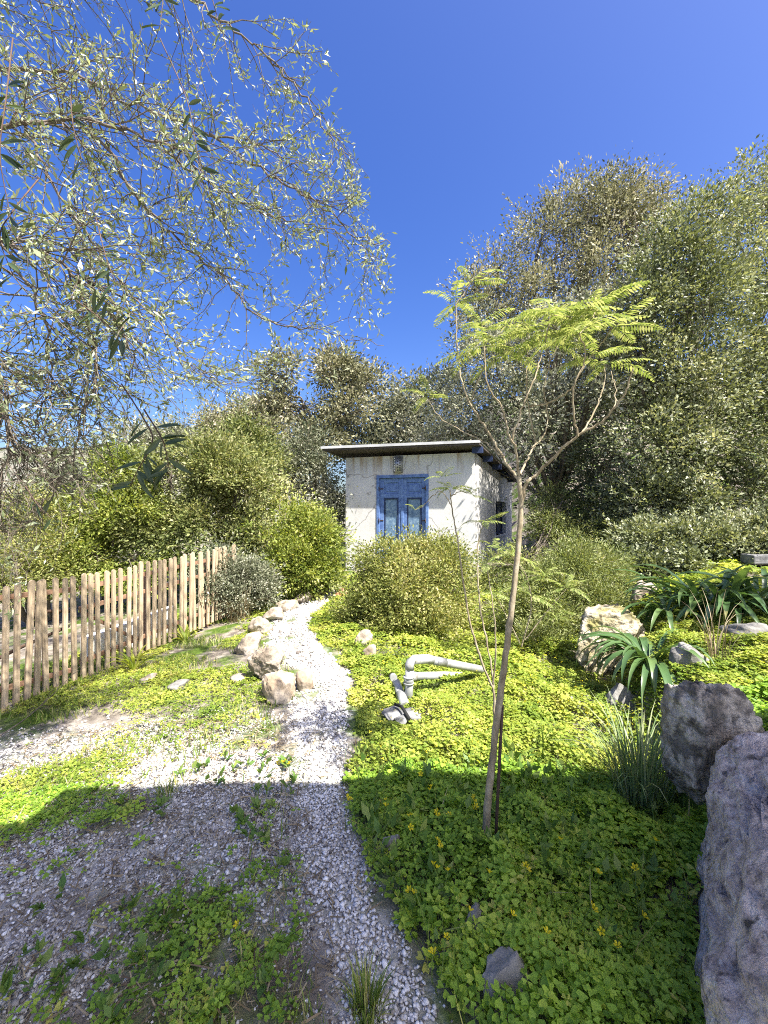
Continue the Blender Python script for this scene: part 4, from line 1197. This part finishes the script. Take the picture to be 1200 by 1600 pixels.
def bl(px, py, Y, rpx, sx=1.0, sz=.9, sy=1.0):
    p = at(px, py, Y); r_ = rpx / F * Y
    return (p[0], p[1], p[2], r_ * sx, r_ * sy, r_ * sz)
def bx(px, Y): return ((px - 600) / F * Y, Y)

TG = 'trees on the slope behind the shed'
foliage('tall_tree', 'tallest tree, sparse brownish olive crown against the sky behind the young tree', bx(880, 13.5),
        [bl(905, 326, 13, 62), bl(960, 316, 13, 55), bl(850, 376, 13, 62), bl(1000, 386, 13.3, 50), bl(930, 426, 13, 75), bl(780, 436, 13, 55), bl(740, 466, 13, 42), bl(830, 476, 13, 65), bl(1000, 300, 13, 44), bl(1015, 335, 13.1, 48), bl(950, 340, 13.1, 60), bl(760, 526, 13, 55), bl(880, 526, 13.2, 75)],
        50000, .084, 'tall', .27, 30, gap=.36, gapf=1.2, trunk_r=.14, group=TG, leaf_up=.2)
foliage('oak_tree', 'grey green tree with rounded crown directly behind the crown of the young tree', bx(830, 11.8),
        [bl(765, 560, 11.2, 70), bl(850, 550, 11.2, 75), bl(930, 530, 11.2, 65), bl(720, 630, 11.4, 60), bl(800, 650, 11, 80), bl(900, 640, 11, 80), bl(960, 600, 11, 60), bl(880, 740, 11.2, 85), bl(960, 740, 10.8, 75), bl(690, 680, 11.8, 45), bl(905, 545, 8.7, 42), bl(940, 610, 8.5, 42), bl(865, 600, 8.9, 34), bl(930, 480, 8.7, 42), bl(860, 515, 8.7, 34), bl(848, 645, 8.7, 32), bl(838, 690, 8.9, 24)],
        54000, .078, 'oak', .215, 34, gap=.32, trunk_r=.12, group=TG)
foliage('evergreen_tree', 'dense dark evergreen tree standing right of the young tree', bx(1060, 8.9),
        [bl(1050, 400, 8.3, 62), bl(1090, 350, 8.4, 60), bl(1015, 470, 8.1, 58), bl(1085, 470, 8.3, 80), bl(990, 545, 8.4, 50), bl(1050, 580, 8.4, 80), bl(975, 620, 8.7, 48), bl(1100, 620, 8.4, 80), bl(1030, 690, 8.4, 80), bl(1100, 710, 8.3, 80), bl(1010, 780, 8.4, 70), bl(1075, 800, 8.2, 70), bl(955, 790, 9.2, 55), bl(930, 700, 9.4, 45)],
        74000, .068, 'evergreen', .185, 36, gap=.28, trunk_r=.11, group=TG)
foliage('evergreen_tree', 'dense evergreen tree filling the right edge, its top nearly as high as the tall tree', bx(1230, 9.3),
        [bl(1175, 310, 9.5, 62), bl(1220, 290, 9.6, 70), bl(1290, 330, 9.5, 90), bl(1160, 420, 9.2, 85), bl(1240, 450, 9.0, 100), bl(1170, 540, 8.8, 90), bl(1250, 600, 8.5, 110), bl(1165, 660, 8.4, 95), bl(1250, 740, 8.0, 110), bl(1170, 780, 8.0, 85), bl(1330, 560, 8.8, 90)],
        70000, .070, 'evergreen', .20, 36, gap=.29, trunk_r=.12, group=TG)
foliage('oak_tree', 'yellow green tree showing above the middle of the shed roof', bx(640, 14.5),
        [bl(640, 640, 14, 55), bl(690, 620, 14, 48), bl(600, 670, 14, 50), bl(560, 690, 13.8, 42), bl(650, 700, 13.5, 60), bl(720, 690, 13.5, 55), bl(730, 610, 14.3, 35), bl(590, 720, 13.5, 55)],
        30000, .10, 'oak', .24, 36, gap=.40, trunk_r=.14, group=TG)
foliage('slender_tree', 'thin open crowned tree with bare leaning trunks left of the shed', bx(485, 12.6),
        [bl(450, 580, 12.3, 42, 1.2, .6), bl(520, 575, 12.4, 45, 1.2, .55), bl(575, 598, 12.4, 38, 1.1, .6), bl(470, 630, 12.2, 40, 1.2, .6), bl(545, 640, 12.3, 42, 1.1, .6), bl(420, 640, 12.2, 30), bl(500, 690, 12.2, 42)],
        19000, .10, 'tall', .26, 20, gap=.44, gapf=1.1, trunk_r=.11, group=TG, stems=3, fork=.6)
foliage('oak_tree', 'olive brown tree top just left of the thin open crowned tree', bx(370, 12.0),
        [bl(340, 670, 12, 38), bl(390, 660, 12, 42), bl(300, 690, 12, 36), bl(370, 710, 11.8, 50), bl(430, 700, 11.8, 45)], 20000, .085, 'tall', .25, 24, gap=.40, trunk_r=.12, group=TG)
HG = 'bushes behind the picket fence'
foliage('bush', 'tall leafy bush behind the fence with its top below the hanging olive sprig', bx(310, 8.4),
        [bl(330, 730, 8.2, 62), bl(270, 750, 8.2, 58), bl(380, 760, 8.2, 58), bl(300, 810, 8, 70), bl(370, 840, 7.9, 65), bl(240, 830, 8, 60)], 40000, .066, 'shrub', .17, 28, gap=.38, trunk_r=.06, cat='bush', group=HG, stems=4, fork=.4)
foliage('bush', 'bright lime green bush to the left of the shed by the path end', bx(460, 8.0),
        [bl(450, 800, 7.9, 42), bl(490, 840, 7.8, 40), bl(420, 850, 7.7, 48), bl(470, 885, 7.6, 48), bl(505, 890, 7.7, 32), bl(410, 790, 8.0, 34)], 28000, .062, 'lime', .15, 28, gap=.36, trunk_r=.05, cat='bush', group=HG, stems=4, fork=.4)
foliage('bush', 'mid green bush behind the fence between the tall leafy one and the sparse one', bx(170, 8.0),
        [bl(180, 740, 8, 48), bl(130, 790, 7.9, 52), bl(200, 810, 7.8, 58), bl(150, 860, 7.5, 58), bl(215, 880, 7.4, 48)], 28000, .066, 'lime', .16, 28, gap=.42, trunk_r=.05, cat='bush', group=HG, stems=4, fork=.4)
foliage('bush', 'sparse yellowish bush behind the near end of the fence', bx(50, 7.2),
        [bl(50, 800, 7.2, 45), bl(0, 830, 7.1, 50), bl(90, 850, 7, 48), bl(30, 890, 6.8, 55), bl(-60, 830, 7, 60), bl(100, 890, 6.8, 40)], 26000, .05, 'yellow_bush', .16, 24, gap=.43, trunk_r=.05, cat='bush', group=HG, stems=5, fork=.4)
foliage('bush', 'low grey green bush growing over the far end of the fence', bx(350, 6.7),
        [bl(345, 890, 6.6, 38), bl(385, 900, 6.8, 36), bl(325, 912, 6.3, 26), bl(410, 915, 6.9, 30), bl(365, 935, 6.5, 24)], 22000, .04, 'oak', .11, 28, gap=.36, trunk_r=.03, cat='bush', group=HG, stems=4, fork=.4)
foliage('bush', 'brownish scraggy bush in the gap between lime green bush and shed wall', bx(515, 10.9),
        [bl(500, 740, 10.8, 42), bl(525, 790, 10.6, 36), bl(480, 700, 11, 40), bl(510, 840, 10.4, 36), bl(440, 740, 10.6, 45)], 22000, .065, 'oak', .2, 24, gap=.46, trunk_r=.06, cat='bush', group=HG, stems=5, fork=.4)
foliage('bush', 'fine leaved yellow green bush hiding the foot of the blue door', bx(645, 5.9),
        [bl(645, 872, 5.9, 38), bl(600, 885, 5.8, 46), bl(690, 880, 5.8, 48), bl(570, 935, 5.6, 42), bl(640, 925, 5.5, 60), bl(705, 940, 5.6, 46), bl(610, 970, 5.3, 40), bl(670, 985, 5.2, 45), bl(560, 960, 5.6, 26)],
        56000, .038, 'yellow_bush', .10, 28, gap=.34, gapf=2, trunk_r=.025, cat='bush', stems=7, fork=.35)
foliage('bush', 'feathery grey green bush behind the mossy boulder and right of the young trunk', bx(890, 5.5),
        [bl(890, 890, 5.5, 50), bl(940, 890, 5.6, 42), bl(850, 920, 5.3, 46), bl(920, 940, 5.2, 52), bl(860, 970, 5.0, 42), bl(800, 950, 5.2, 34), bl(960, 930, 5.5, 34), bl(840, 1005, 4.7, 34), bl(900, 870, 5.7, 26, .7, 1.4)],
        48000, .047, 'rosemary', .10, 28, LANCE_V, gap=.34, gapf=2, trunk_r=.02, cat='bush', stems=8, fork=.35)
foliage('bush', 'dark ivy like undergrowth bush at the foot of the evergreen trees', bx(1060, 7.4),
        [bl(1010, 850, 7.4, 40), bl(1060, 850, 7.2, 42), bl(1110, 855, 7.0, 42), bl(1165, 850, 6.8, 46), bl(1010, 895, 6.6, 36), bl(1080, 885, 6.4, 34), bl(1210, 850, 6.8, 50)], 34000, .062, 'evergreen', .14, 26, gap=.42, trunk_r=.03, cat='bush', stems=5, fork=.35)
foliage('bush', 'low leafy bush on the ground against the dark side of the shed', bx(815, 8.2),
        [bl(780, 880, 8.2, 30), bl(820, 880, 8.3, 32), bl(850, 860, 8.5, 34), bl(770, 910, 7.6, 26), bl(730, 900, 7.4, 24), bl(880, 800, 9.2, 48), bl(920, 840, 8.8, 48), bl(860, 830, 9.0, 36), bl(955, 850, 8.4, 40)], 26000, .05, 'shrub', .13, 26, gap=.36, trunk_r=.03, cat='bush', stems=4, fork=.35)
foliage('bush', 'loose olive green bush rising behind the mid green bush, left of the hanging sprig', bx(200, 9.8),
        [bl(160, 730, 9.8, 40), bl(215, 700, 9.8, 44), bl(260, 690, 9.8, 36), bl(110, 760, 9.6, 42), bl(240, 740, 9.6, 50), bl(290, 700, 9.9, 34)], 22000, .07, 'oak', .2, 26, gap=.42, trunk_r=.06, cat='bush', group=HG, stems=4, fork=.4)
foliage('bush', 'olive green thicket between the tall leafy bush and the shed', bx(425, 9.6),
        [bl(400, 720, 9.8, 44), bl(440, 750, 9.6, 44), bl(380, 680, 9.9, 34), bl(460, 790, 9.4, 38), bl(350, 760, 9.5, 46)], 22000, .07, 'shrub', .2, 26, gap=.42, trunk_r=.06, cat='bush', group=HG, stems=4, fork=.4)
foliage('olive_tree', 'unseen tree out of frame, added to shade the lilies on the bank', (6.0, 1.2),
        [(5.5, 1.5, 4.9, 1.0, 1.0, .8), (6.3, 1.1, 5.6, 1.1, 1.1, .9), (6.2, 2.2, 5.2, .9, .9, .8), (6.9, 1.9, 4.6, .9, .9, .8)], 9000, .09, 'olive', .25, 30, gap=.40, trunk_r=.13)  # added beyond the right edge only to throw shade on the bank
foliage('bush', 'scrub bush far beyond the fence below the grey hill', (-14, 18),
        [(-14, 18, .6, 1.6), (-16, 18.5, .5, 1.5), (-11.5, 18, .9, 1.5), (-18, 18, .4, 1.6), (-9.5, 17, 1.0, 1.4)], 16000, .12, 'shrub', .3, 24, gap=.38, trunk_r=.06, cat='bush', stems=4)

# ------------------------------------------------------------------ feathery young trees
def frond_mesh(L, pairs, ln, droop, seed):
    """a pinnate leaf: a thin rib with paired leaflets"""
    r = random.Random(seed)
    V, Fq, rn = [], [], []
    el = r.uniform(.15, .5); p = np.zeros(3); step = L / pairs
    C = [p.copy()]
    for i in range(pairs):
        e_ = el - droop * (i / pairs) ** 1.2
        p = p + np.array([math.cos(e_), 0, math.sin(e_)]) * step; C.append(p.copy())
    for i in range(len(C) - 1):
        b0 = len(V); a, b_ = C[i], C[i + 1]; w = .0022
        V += [a + (0, -w, 0), a + (0, w, 0), b_ + (0, w, 0), b_ + (0, -w, 0)]; Fq.append((b0, b0 + 1, b0 + 2, b0 + 3)); rn += [.2] * 4
    for i in range(2, len(C)):
        t = i / pairs
        l_ = ln * (math.sin(math.pi * min(1, .18 + .80 * t)) ** .7 + .12)
        for s in (-1, 1):
            sweep = .55 + .35 * t
            d = unit(np.array([math.cos(sweep) * .55, s * math.sin(sweep) , -.22 + r.uniform(-.15, .15)]))
            sdv = unit(np.cross(d, (0, 0, 1))); w = step * .42
            b0 = len(V); a = C[i]
            V += [a, a + d * l_ * .5 + sdv * w, a + d * l_ - np.array([0, 0, l_ * .12]), a + d * l_ * .5 - sdv * w]
            Fq.append((b0, b0 + 1, b0 + 2, b0 + 3)); q = r.random(); rn += [q] * 4
    return np_mesh('frond', V, Fq, M['frond'], rn)
FR = [frond_mesh(.25, 17, .046, random.uniform(.5, 1.2), i) for i in range(6)]
def put_frond(e, p, az, tilt, s):
    o = link('frond', random.choice(FR), e)
    o.location = np.array(p) - np.array(e.location)
    o.rotation_euler = (random.uniform(-.3, .3), -tilt, az); o.scale = (s, s, s)

def sapling(name, label, base, paths, fr_pts, cat='tree', fs=1.0, bark='sapling_bark'):
    e = empty(name, tuple(base), label, cat)
    first = True
    for (P, r0, r1) in paths:
        C = curve_pts(P, 7)
        C[1:-1] += rng.normal(0, .0012 if first else .002, C[1:-1].shape)
        V, Fq = tube_np(C, np.linspace(r0, r1, len(C)) * (1 + .05 * rng.normal(size=len(C))), 10 if first else 6)
        world_child('trunk' if first else 'branch', V, Fq, M[bark], e, None, True)
        first = False
    for (p, n, s) in fr_pts:
        a0 = random.uniform(0, 6.28)
        for i in range(n):
            put_frond(e, p, a0 + i * 6.283 / n + random.uniform(-.5, .5), random.uniform(-.4, .45), s * fs * random.uniform(.8, 1.15))
    return e
YT = 2.06
def q(px, py, dy=0.0): return at(px, py, YT + dy)
tb = on_ground(761, 1340); YT = tb[1]
paths = [([q(757, 1345), q(759, 1290), q(770, 1180), q(783, 1075), q(798, 960), q(808, 870), q(814, 790), q(811, 745)], .0175, .0105),
         ([q(811, 750), q(790, 722, .05), q(760, 670, .1), q(730, 620, .15), q(716, 560, .2), q(712, 475, .2)], 0.0072, 0.0028),
         ([q(811, 745), q(805, 700, -.05), q(795, 680, -.08), q(785, 640, -.1), q(762, 600, -.12), q(756, 540, -.1)], 0.0058, 0.0021),
         ([q(800, 690, -.06), q(815, 640, -.1), q(835, 590, -.1), q(850, 540, -.05), q(862, 490, -.05)], 0.0050, 0.0021),
         ([q(813, 742), q(826, 712, .1), q(836, 690, .15), q(828, 650, .2), q(822, 590, .2), q(826, 520, .2)], 0.0058, 0.0021),
         ([q(830, 700, .12), q(850, 680, .15), q(856, 650, .2), q(850, 600, .22), q(870, 540, .2)], 0.0043, 0.0021),
         ([q(813, 790), q(823, 755), q(840, 740), q(880, 700, -.1), q(908, 678, -.15), q(945, 655, -.2), q(975, 615, -.25), q(990, 575, -.28)], 0.0086, 0.0028),
         ([q(908, 678, -.15), q(930, 640, -.1), q(943, 605, -.05), q(946, 570, 0)], 0.0043, 0.0021),
         ([q(903, 682, -.15), q(896, 640, -.2), q(898, 600, -.25), q(915, 560, -.25), q(905, 520, -.25)], 0.0043, 0.0021),
         ([q(828, 635, .2), q(860, 628, .15), q(890, 610, .1), q(902, 590, .1), q(925, 555, .1)], 0.0043, 0.0021),
         ([q(960, 640, -.22), q(962, 610, -.15), q(955, 580, -.1)], 0.0029, 0.0014),
         ([q(785, 715, .05), q(755, 690, .25), q(715, 670, .4), q(685, 650, .5), q(668, 620, .5)], 0.0043, 0.0014),
         ([q(735, 627, .15), q(758, 560, .1), q(752, 505, .08)], 0.0029, 0.0014)]
fp_ = [(q(712, 472, .2), 5, 0.78), (q(735, 440, .2), 4, 0.67), (q(756, 540, -.1), 5, 0.90), (q(780, 530, 0), 5, 0.90), (q(862, 490, -.05), 6, 0.95), (q(826, 520, .2), 6, 0.90), (q(870, 540, .2), 5, 0.90), (q(905, 520, -.25), 6, 0.90), (q(925, 555, .1), 5, 0.90),
       (q(946, 568, 0), 5, 0.84), (q(925, 480, 0), 6, 0.95), (q(900, 500, .1), 6, 0.95), (q(850, 520, 0), 5, 0.95), (q(955, 510, -.1), 5, 0.90), (q(752, 505, .08), 4, 0.78), (q(668, 618, .5), 5, 0.67), (q(800, 550, .1), 5, 0.90)]
paths += [([q(862, 492, -.05), q(885, 495, .05), q(902, 498, .1)], .003, .002), ([q(905, 522, -.25), q(925, 500, -.1), q(928, 478, 0)], .003, .002), ([q(925, 556, .1), q(945, 530, 0), q(957, 508, -.1)], .003, .002), ([q(712, 476, .2), q(725, 458, .2), q(736, 440, .2)], .003, .002)]
ytree = sapling('young_tree', 'slim young tree with forked pale branches and feathery yellow green leaves', tb, paths, fp_)
YT = 2.35
paths = [([q(773, 1152), q(772, 1110), q(771, 1080), q(755, 1040), q(742, 1000), q(730, 950), q(716, 850), q(707, 800), q(703, 765)], .008, .003),
         ([q(771, 1082), q(768, 1040, .05), q(752, 960, .1), q(746, 890, .15), q(747, 850, .2), q(756, 815, .2)], .006, .003),
         ([q(771, 1070), q(775, 1000, -.05), q(768, 930, -.05), q(760, 880, 0)], .005, .002),
         ([q(706, 790), q(690, 768, .02), q(676, 775, .05), q(662, 790, .08), q(648, 797, .1)], .003, .0015),
         ([q(704, 775), q(720, 768, -.05), q(735, 772, -.08)], .003, .0015)]
fp_ = [(q(703, 762), 6, .55), (q(690, 745, .05), 4, .5), (q(735, 772, -.08), 4, .5), (q(756, 815, .2), 5, .6), (q(648, 797, .1), 2, .4), (q(760, 880), 4, .6), (q(770, 850, .2), 3, .55)]
sapling('sapling', 'thin twin stemmed sapling beside the young trunk with small feathery leaf tufts', on_ground(773, 1150), paths, fp_)
YT = 4.3
paths = [([q(815, 1010), q(830, 950), q(822, 900), q(800, 870)], .009, .004), ([q(820, 1000), q(860, 950), q(885, 920)], .007, .003), ([q(812, 1005), q(790, 960), q(775, 930)], .007, .003)]
fp_ = [(q(800, 868), 6, 1.2), (q(885, 918), 6, 1.2), (q(775, 928), 5, 1.1), (q(850, 900), 5, 1.2), (q(870, 970), 6, 1.1), (q(830, 930), 5, 1.2), (q(905, 960), 5, 1.1)]
sapling('feathery_shrub', 'low shrub of fern like fronds growing in front of the grey green bush', np.array([at(815, 1010, 4.3)[0], 4.3, hgt(at(815, 1010, 4.3)[0], 4.3)]), paths, fp_, 'shrub')

# ------------------------------------------------------------------ olive tree hanging in from the left
ot = np.array([-4.3, 2.3, hgt(-4.3, 2.3)])
olive = empty('olive_tree', tuple(ot), 'olive tree reaching in from the left with drooping silvery twigs', 'tree')
crown_c = np.array([-3.4, 2.6, 3.4])
O = lambda px, py, Y: at(px, py, Y)
main = [([ot, ot + (.15, .1, .8), ot + (.25, .15, 1.5), np.array([-3.9, 2.5, 2.3])], .17, .10),
        ([np.array([-3.9, 2.5, 2.3]), O(-200, 260, 2.6), O(40, 195, 2.6), O(140, 190, 2.65), O(250, 225, 2.7), O(300, 250, 2.75), O(330, 300, 2.8)], .018, .003),
        ([np.array([-3.9, 2.5, 2.3]), O(-150, 60, 2.8), O(60, -40, 3.0), O(200, -60, 3.1), O(330, 20, 3.2), O(420, 90, 3.3), O(470, 140, 3.3)], .019, .003),
        ([np.array([-3.9, 2.5, 2.3]), O(-180, 420, 2.2), O(0, 380, 2.2), O(120, 430, 2.3), O(180, 500, 2.4), O(220, 580, 2.5)], .017, .003),
        ([np.array([-3.9, 2.5, 2.3]), O(-140, 150, 3.4), O(80, 110, 3.5), O(200, 160, 3.5), O(340, 210, 3.5), O(430, 240, 3.4), O(465, 262, 3.4)], .018, .003),
        ([O(140, 190, 2.65), O(230, 330, 2.9), O(330, 420, 3.1), O(420, 500, 3.2), O(520, 520, 3.2), O(600, 540, 3.2)], .010, .002),
        ([O(250, 225, 2.7), O(350, 300, 3.0), O(430, 340, 3.1), O(520, 360, 3.2), O(600, 410, 3.2)], .008, .002),
        ([O(330, 210, 3.5), O(420, 270, 3.3), O(500, 320, 3.3), O(560, 370, 3.3), O(610, 380, 3.3)], .010, .003),
        ([O(420, 90, 3.3), O(480, 160, 3.3), O(520, 220, 3.3), O(545, 240, 3.3)], .007, .003),
        ([O(0, 380, 2.2), O(60, 480, 2.3), O(80, 580, 2.4), O(55, 680, 2.4), O(20, 760, 2.4)], .008, .002),
        ([O(40, 195, 2.6), O(90, 300, 2.5), O(170, 420, 2.6), O(260, 520, 2.7), O(320, 590, 2.8), O(420, 600, 3.0)], .009, .002),
        ([O(120, 430, 2.3), O(150, 560, 2.4), O(130, 660, 2.4), O(90, 760, 2.4), O(40, 820, 2.4)], .010, .002),
        ([O(-150, 420, 2.2), O(-40, 520, 2.3), O(10, 640, 2.3), O(0, 760, 2.3), O(-10, 850, 2.3)], .014, .002)]
twig_tubes, leafP, leafD, leafU = [], [], [], []
starts = []
for i, (P, r0, r1) in enumerate(main):
    C = curve_pts(P, 8)
    C[1:-1] += rng.normal(0, .012, C[1:-1].shape)
    if i == 0:
        V, Fq = tube_np(C, np.linspace(r0, r1, len(C)) * (1 + .1 * rng.normal(size=len(C))), 12)
        world_child('trunk', V, Fq, M['bark'], olive, None, True); continue
    V, Fq = tube_np(C, np.linspace(r0, r1, len(C)), 7)
    world_child('branch', V, Fq, M['twig'], olive, None, True)
    for k in range(6, len(C)): starts.append((C[k], unit(C[k] - C[k - 1]), np.linspace(r0, r1, len(C))[k]))
def proj(p): return 600 + F * p[0] / p[1], 800 - F * (p[2] - CAMZ) / p[1]
# where the crown ends on its right, as a lateral limit at depth Y and height (from the branches themselves)
LIMY = [-400, 0, 60, 130, 250, 330, 420, 500, 560, 620, 680, 760, 850, 950]
LIMX = [520, 475, 500, 530, 560, 600, 630, 600, 590, 480, 270, 190, 120, 40]
def inside(p, m=0):
    x, y = proj(p)
    return x < np.interp(y, LIMY, LIMX) + m
def twig(p, d, L, r, level):
    n = 5
    P = [p]; st = L / (n - 1)
    for i in range(n - 1):
        d = unit(d + rng.normal(0, .22, 3) + np.array([0.03, 0, -.07 if level == 0 else -.02]))
        p = p + d * st; P.append(p)
        if p[1] < .75: break
    P = np.array(P)
    if len(P) < 4 or not inside(P[-1], 5): return
    twig_tubes.append((P, np.linspace(r, r * .45, len(P))))
    T_ = np.diff(P, axis=0)
    dens = 45 if level else 26
    nl = int(L * dens)
    for i in range(nl):
        t = rng.uniform(.15 if level else .3, 1) * (len(P) - 1.001); k = int(t)
        pos = P[k] + T_[k] * (t - k)
        leafP.append(pos); leafD.append(unit(unit(T_[k]) * .55 + rng.normal(0, .55, 3)))
    if level < 1 or (level < 2 and rng.random() < .55):
        for i in range(rng.integers(2, 4)):
            k = rng.integers(1, len(P) - 1)
            twig(P[k], unit(unit(T_[k]) + rng.normal(0, .6, 3)), L * rng.uniform(.4, .75), r * .6, level + 1)
for (p, d, r) in starts:
    x, y = proj(p)
    m_ = 1 if rng.random() < .9 else 0
    if x < 330: m_ += int(rng.random() < .8)
    if x < 120: m_ += 1
    for j in range(m_):
        dd = unit(d * .6 + rng.normal(0, .55, 3) + np.array([.12, 0, -.05]))
        twig(p, dd, rng.uniform(.28, .62), min(r * .5, .0045) + .0008, 0)
tubes_obj('twigs', twig_tubes, M['twig'], olive, 3)
leafP = np.array(leafP); leafD = np.array(leafD)
kl = rng.random(len(leafP)) < np.clip((leafP[:, 2] - 1.6) / 1.1, .18, .8)      # the lowest hanging twigs are nearly bare
leafP, leafD = leafP[kl], leafD[kl]
near = leafP[:, 1] < 1.2
n = len(leafP)
scatter('crown', [(0, 0, 0), (.15, .5, .03), (0, 1, -.05), (-.15, .5, .03)], LEAF_F, leafP, frames(leafD, up=rng.normal(0, 1, (n, 3)) + np.array([.2, -.3, .9])), .036 * np.exp(rng.normal(0, .28, n)), M['olive'], olive, np.clip(rng.normal(.55, .24, n), 0, 1))
print('olive leaves', n, 'twigs', len(twig_tubes))
# the sprigs that hang closest to the lens: every leaf on its own
def near_leaf_mesh():
    L, w = .062, .0065
    prof = [(0, .0006), (.15, .5), (.35, .95), (.55, 1), (.78, .72), (.93, .3), (1, .02)]
    V, Fq = [], []
    for t, f_ in prof:
        V += [(-w * f_, t * L, .0025 * f_), (0, t * L, -.004 * t * t), (w * f_, t * L, .0025 * f_)]
    for i in range(len(prof) - 1):
        a = i * 3; Fq += [(a, a + 1, a + 4, a + 3), (a + 1, a + 2, a + 5, a + 4)]
    return V, Fq
lv, lf_ = near_leaf_mesh()
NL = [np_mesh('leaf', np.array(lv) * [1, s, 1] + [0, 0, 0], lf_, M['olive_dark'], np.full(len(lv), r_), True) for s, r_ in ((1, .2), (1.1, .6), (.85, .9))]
def sprig(P, Y, nl, spread=1.0, scale=1.0):
    C = curve_pts([O(a, b, Y + c) for a, b, c in P], 6)
    V, Fq = tube_np(C, np.linspace(.0022, .0010, len(C)), 5)
    world_child('twig', V, Fq, M['dark_rail'], olive, None, True)
    for i in range(nl):
        k = int(rng.uniform(.25, 1) * (len(C) - 1)) if i else len(C) - 1
        T_ = unit(C[min(k + 1, len(C) - 1)] - C[max(k - 1, 0)])
        sd_ = unit(np.cross(T_, (0, 1, 0))) * (1 if i % 2 else -1)
        d = unit(T_ * rng.uniform(.15, .9) + sd_ * spread * rng.uniform(.5, 1.0) + rng.normal(0, .22, 3))
        R = frames(d[None], up=(rng.normal(0, .6, 3) + np.array([0, -1, .3]))[None])[0]
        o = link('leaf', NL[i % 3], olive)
        Mx = Matrix(R.tolist()).to_4x4()
        Mx.translation = Vector(C[k] - np.array(olive.location))
        s = scale * rng.uniform(.8, 1.15)
        o.matrix_basis = Mx @ Matrix.Scale(s, 4)
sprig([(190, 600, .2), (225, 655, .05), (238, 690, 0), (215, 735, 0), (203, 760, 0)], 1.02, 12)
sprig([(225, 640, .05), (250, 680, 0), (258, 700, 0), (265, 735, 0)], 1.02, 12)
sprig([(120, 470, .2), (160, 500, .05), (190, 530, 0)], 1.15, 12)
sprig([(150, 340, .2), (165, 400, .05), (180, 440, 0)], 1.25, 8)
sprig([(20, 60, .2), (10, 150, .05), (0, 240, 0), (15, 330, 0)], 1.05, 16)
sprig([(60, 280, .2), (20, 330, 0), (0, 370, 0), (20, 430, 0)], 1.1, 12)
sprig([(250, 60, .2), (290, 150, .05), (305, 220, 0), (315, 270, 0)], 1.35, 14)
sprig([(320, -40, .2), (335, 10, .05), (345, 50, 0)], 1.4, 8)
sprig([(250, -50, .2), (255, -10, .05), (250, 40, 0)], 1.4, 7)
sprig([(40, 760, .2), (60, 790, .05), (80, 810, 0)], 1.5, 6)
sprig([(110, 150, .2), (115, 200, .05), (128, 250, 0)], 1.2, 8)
tri = sum(len(o.data.loop_triangles) or sum(len(p.vertices) - 2 for p in o.data.polygons) if len(o.data.polygons) < 3000 else len(o.data.polygons) * (len(o.data.polygons[0].vertices) - 2) for o in bpy.data.objects if o.type == 'MESH')
print('TRIANGLES', tri)
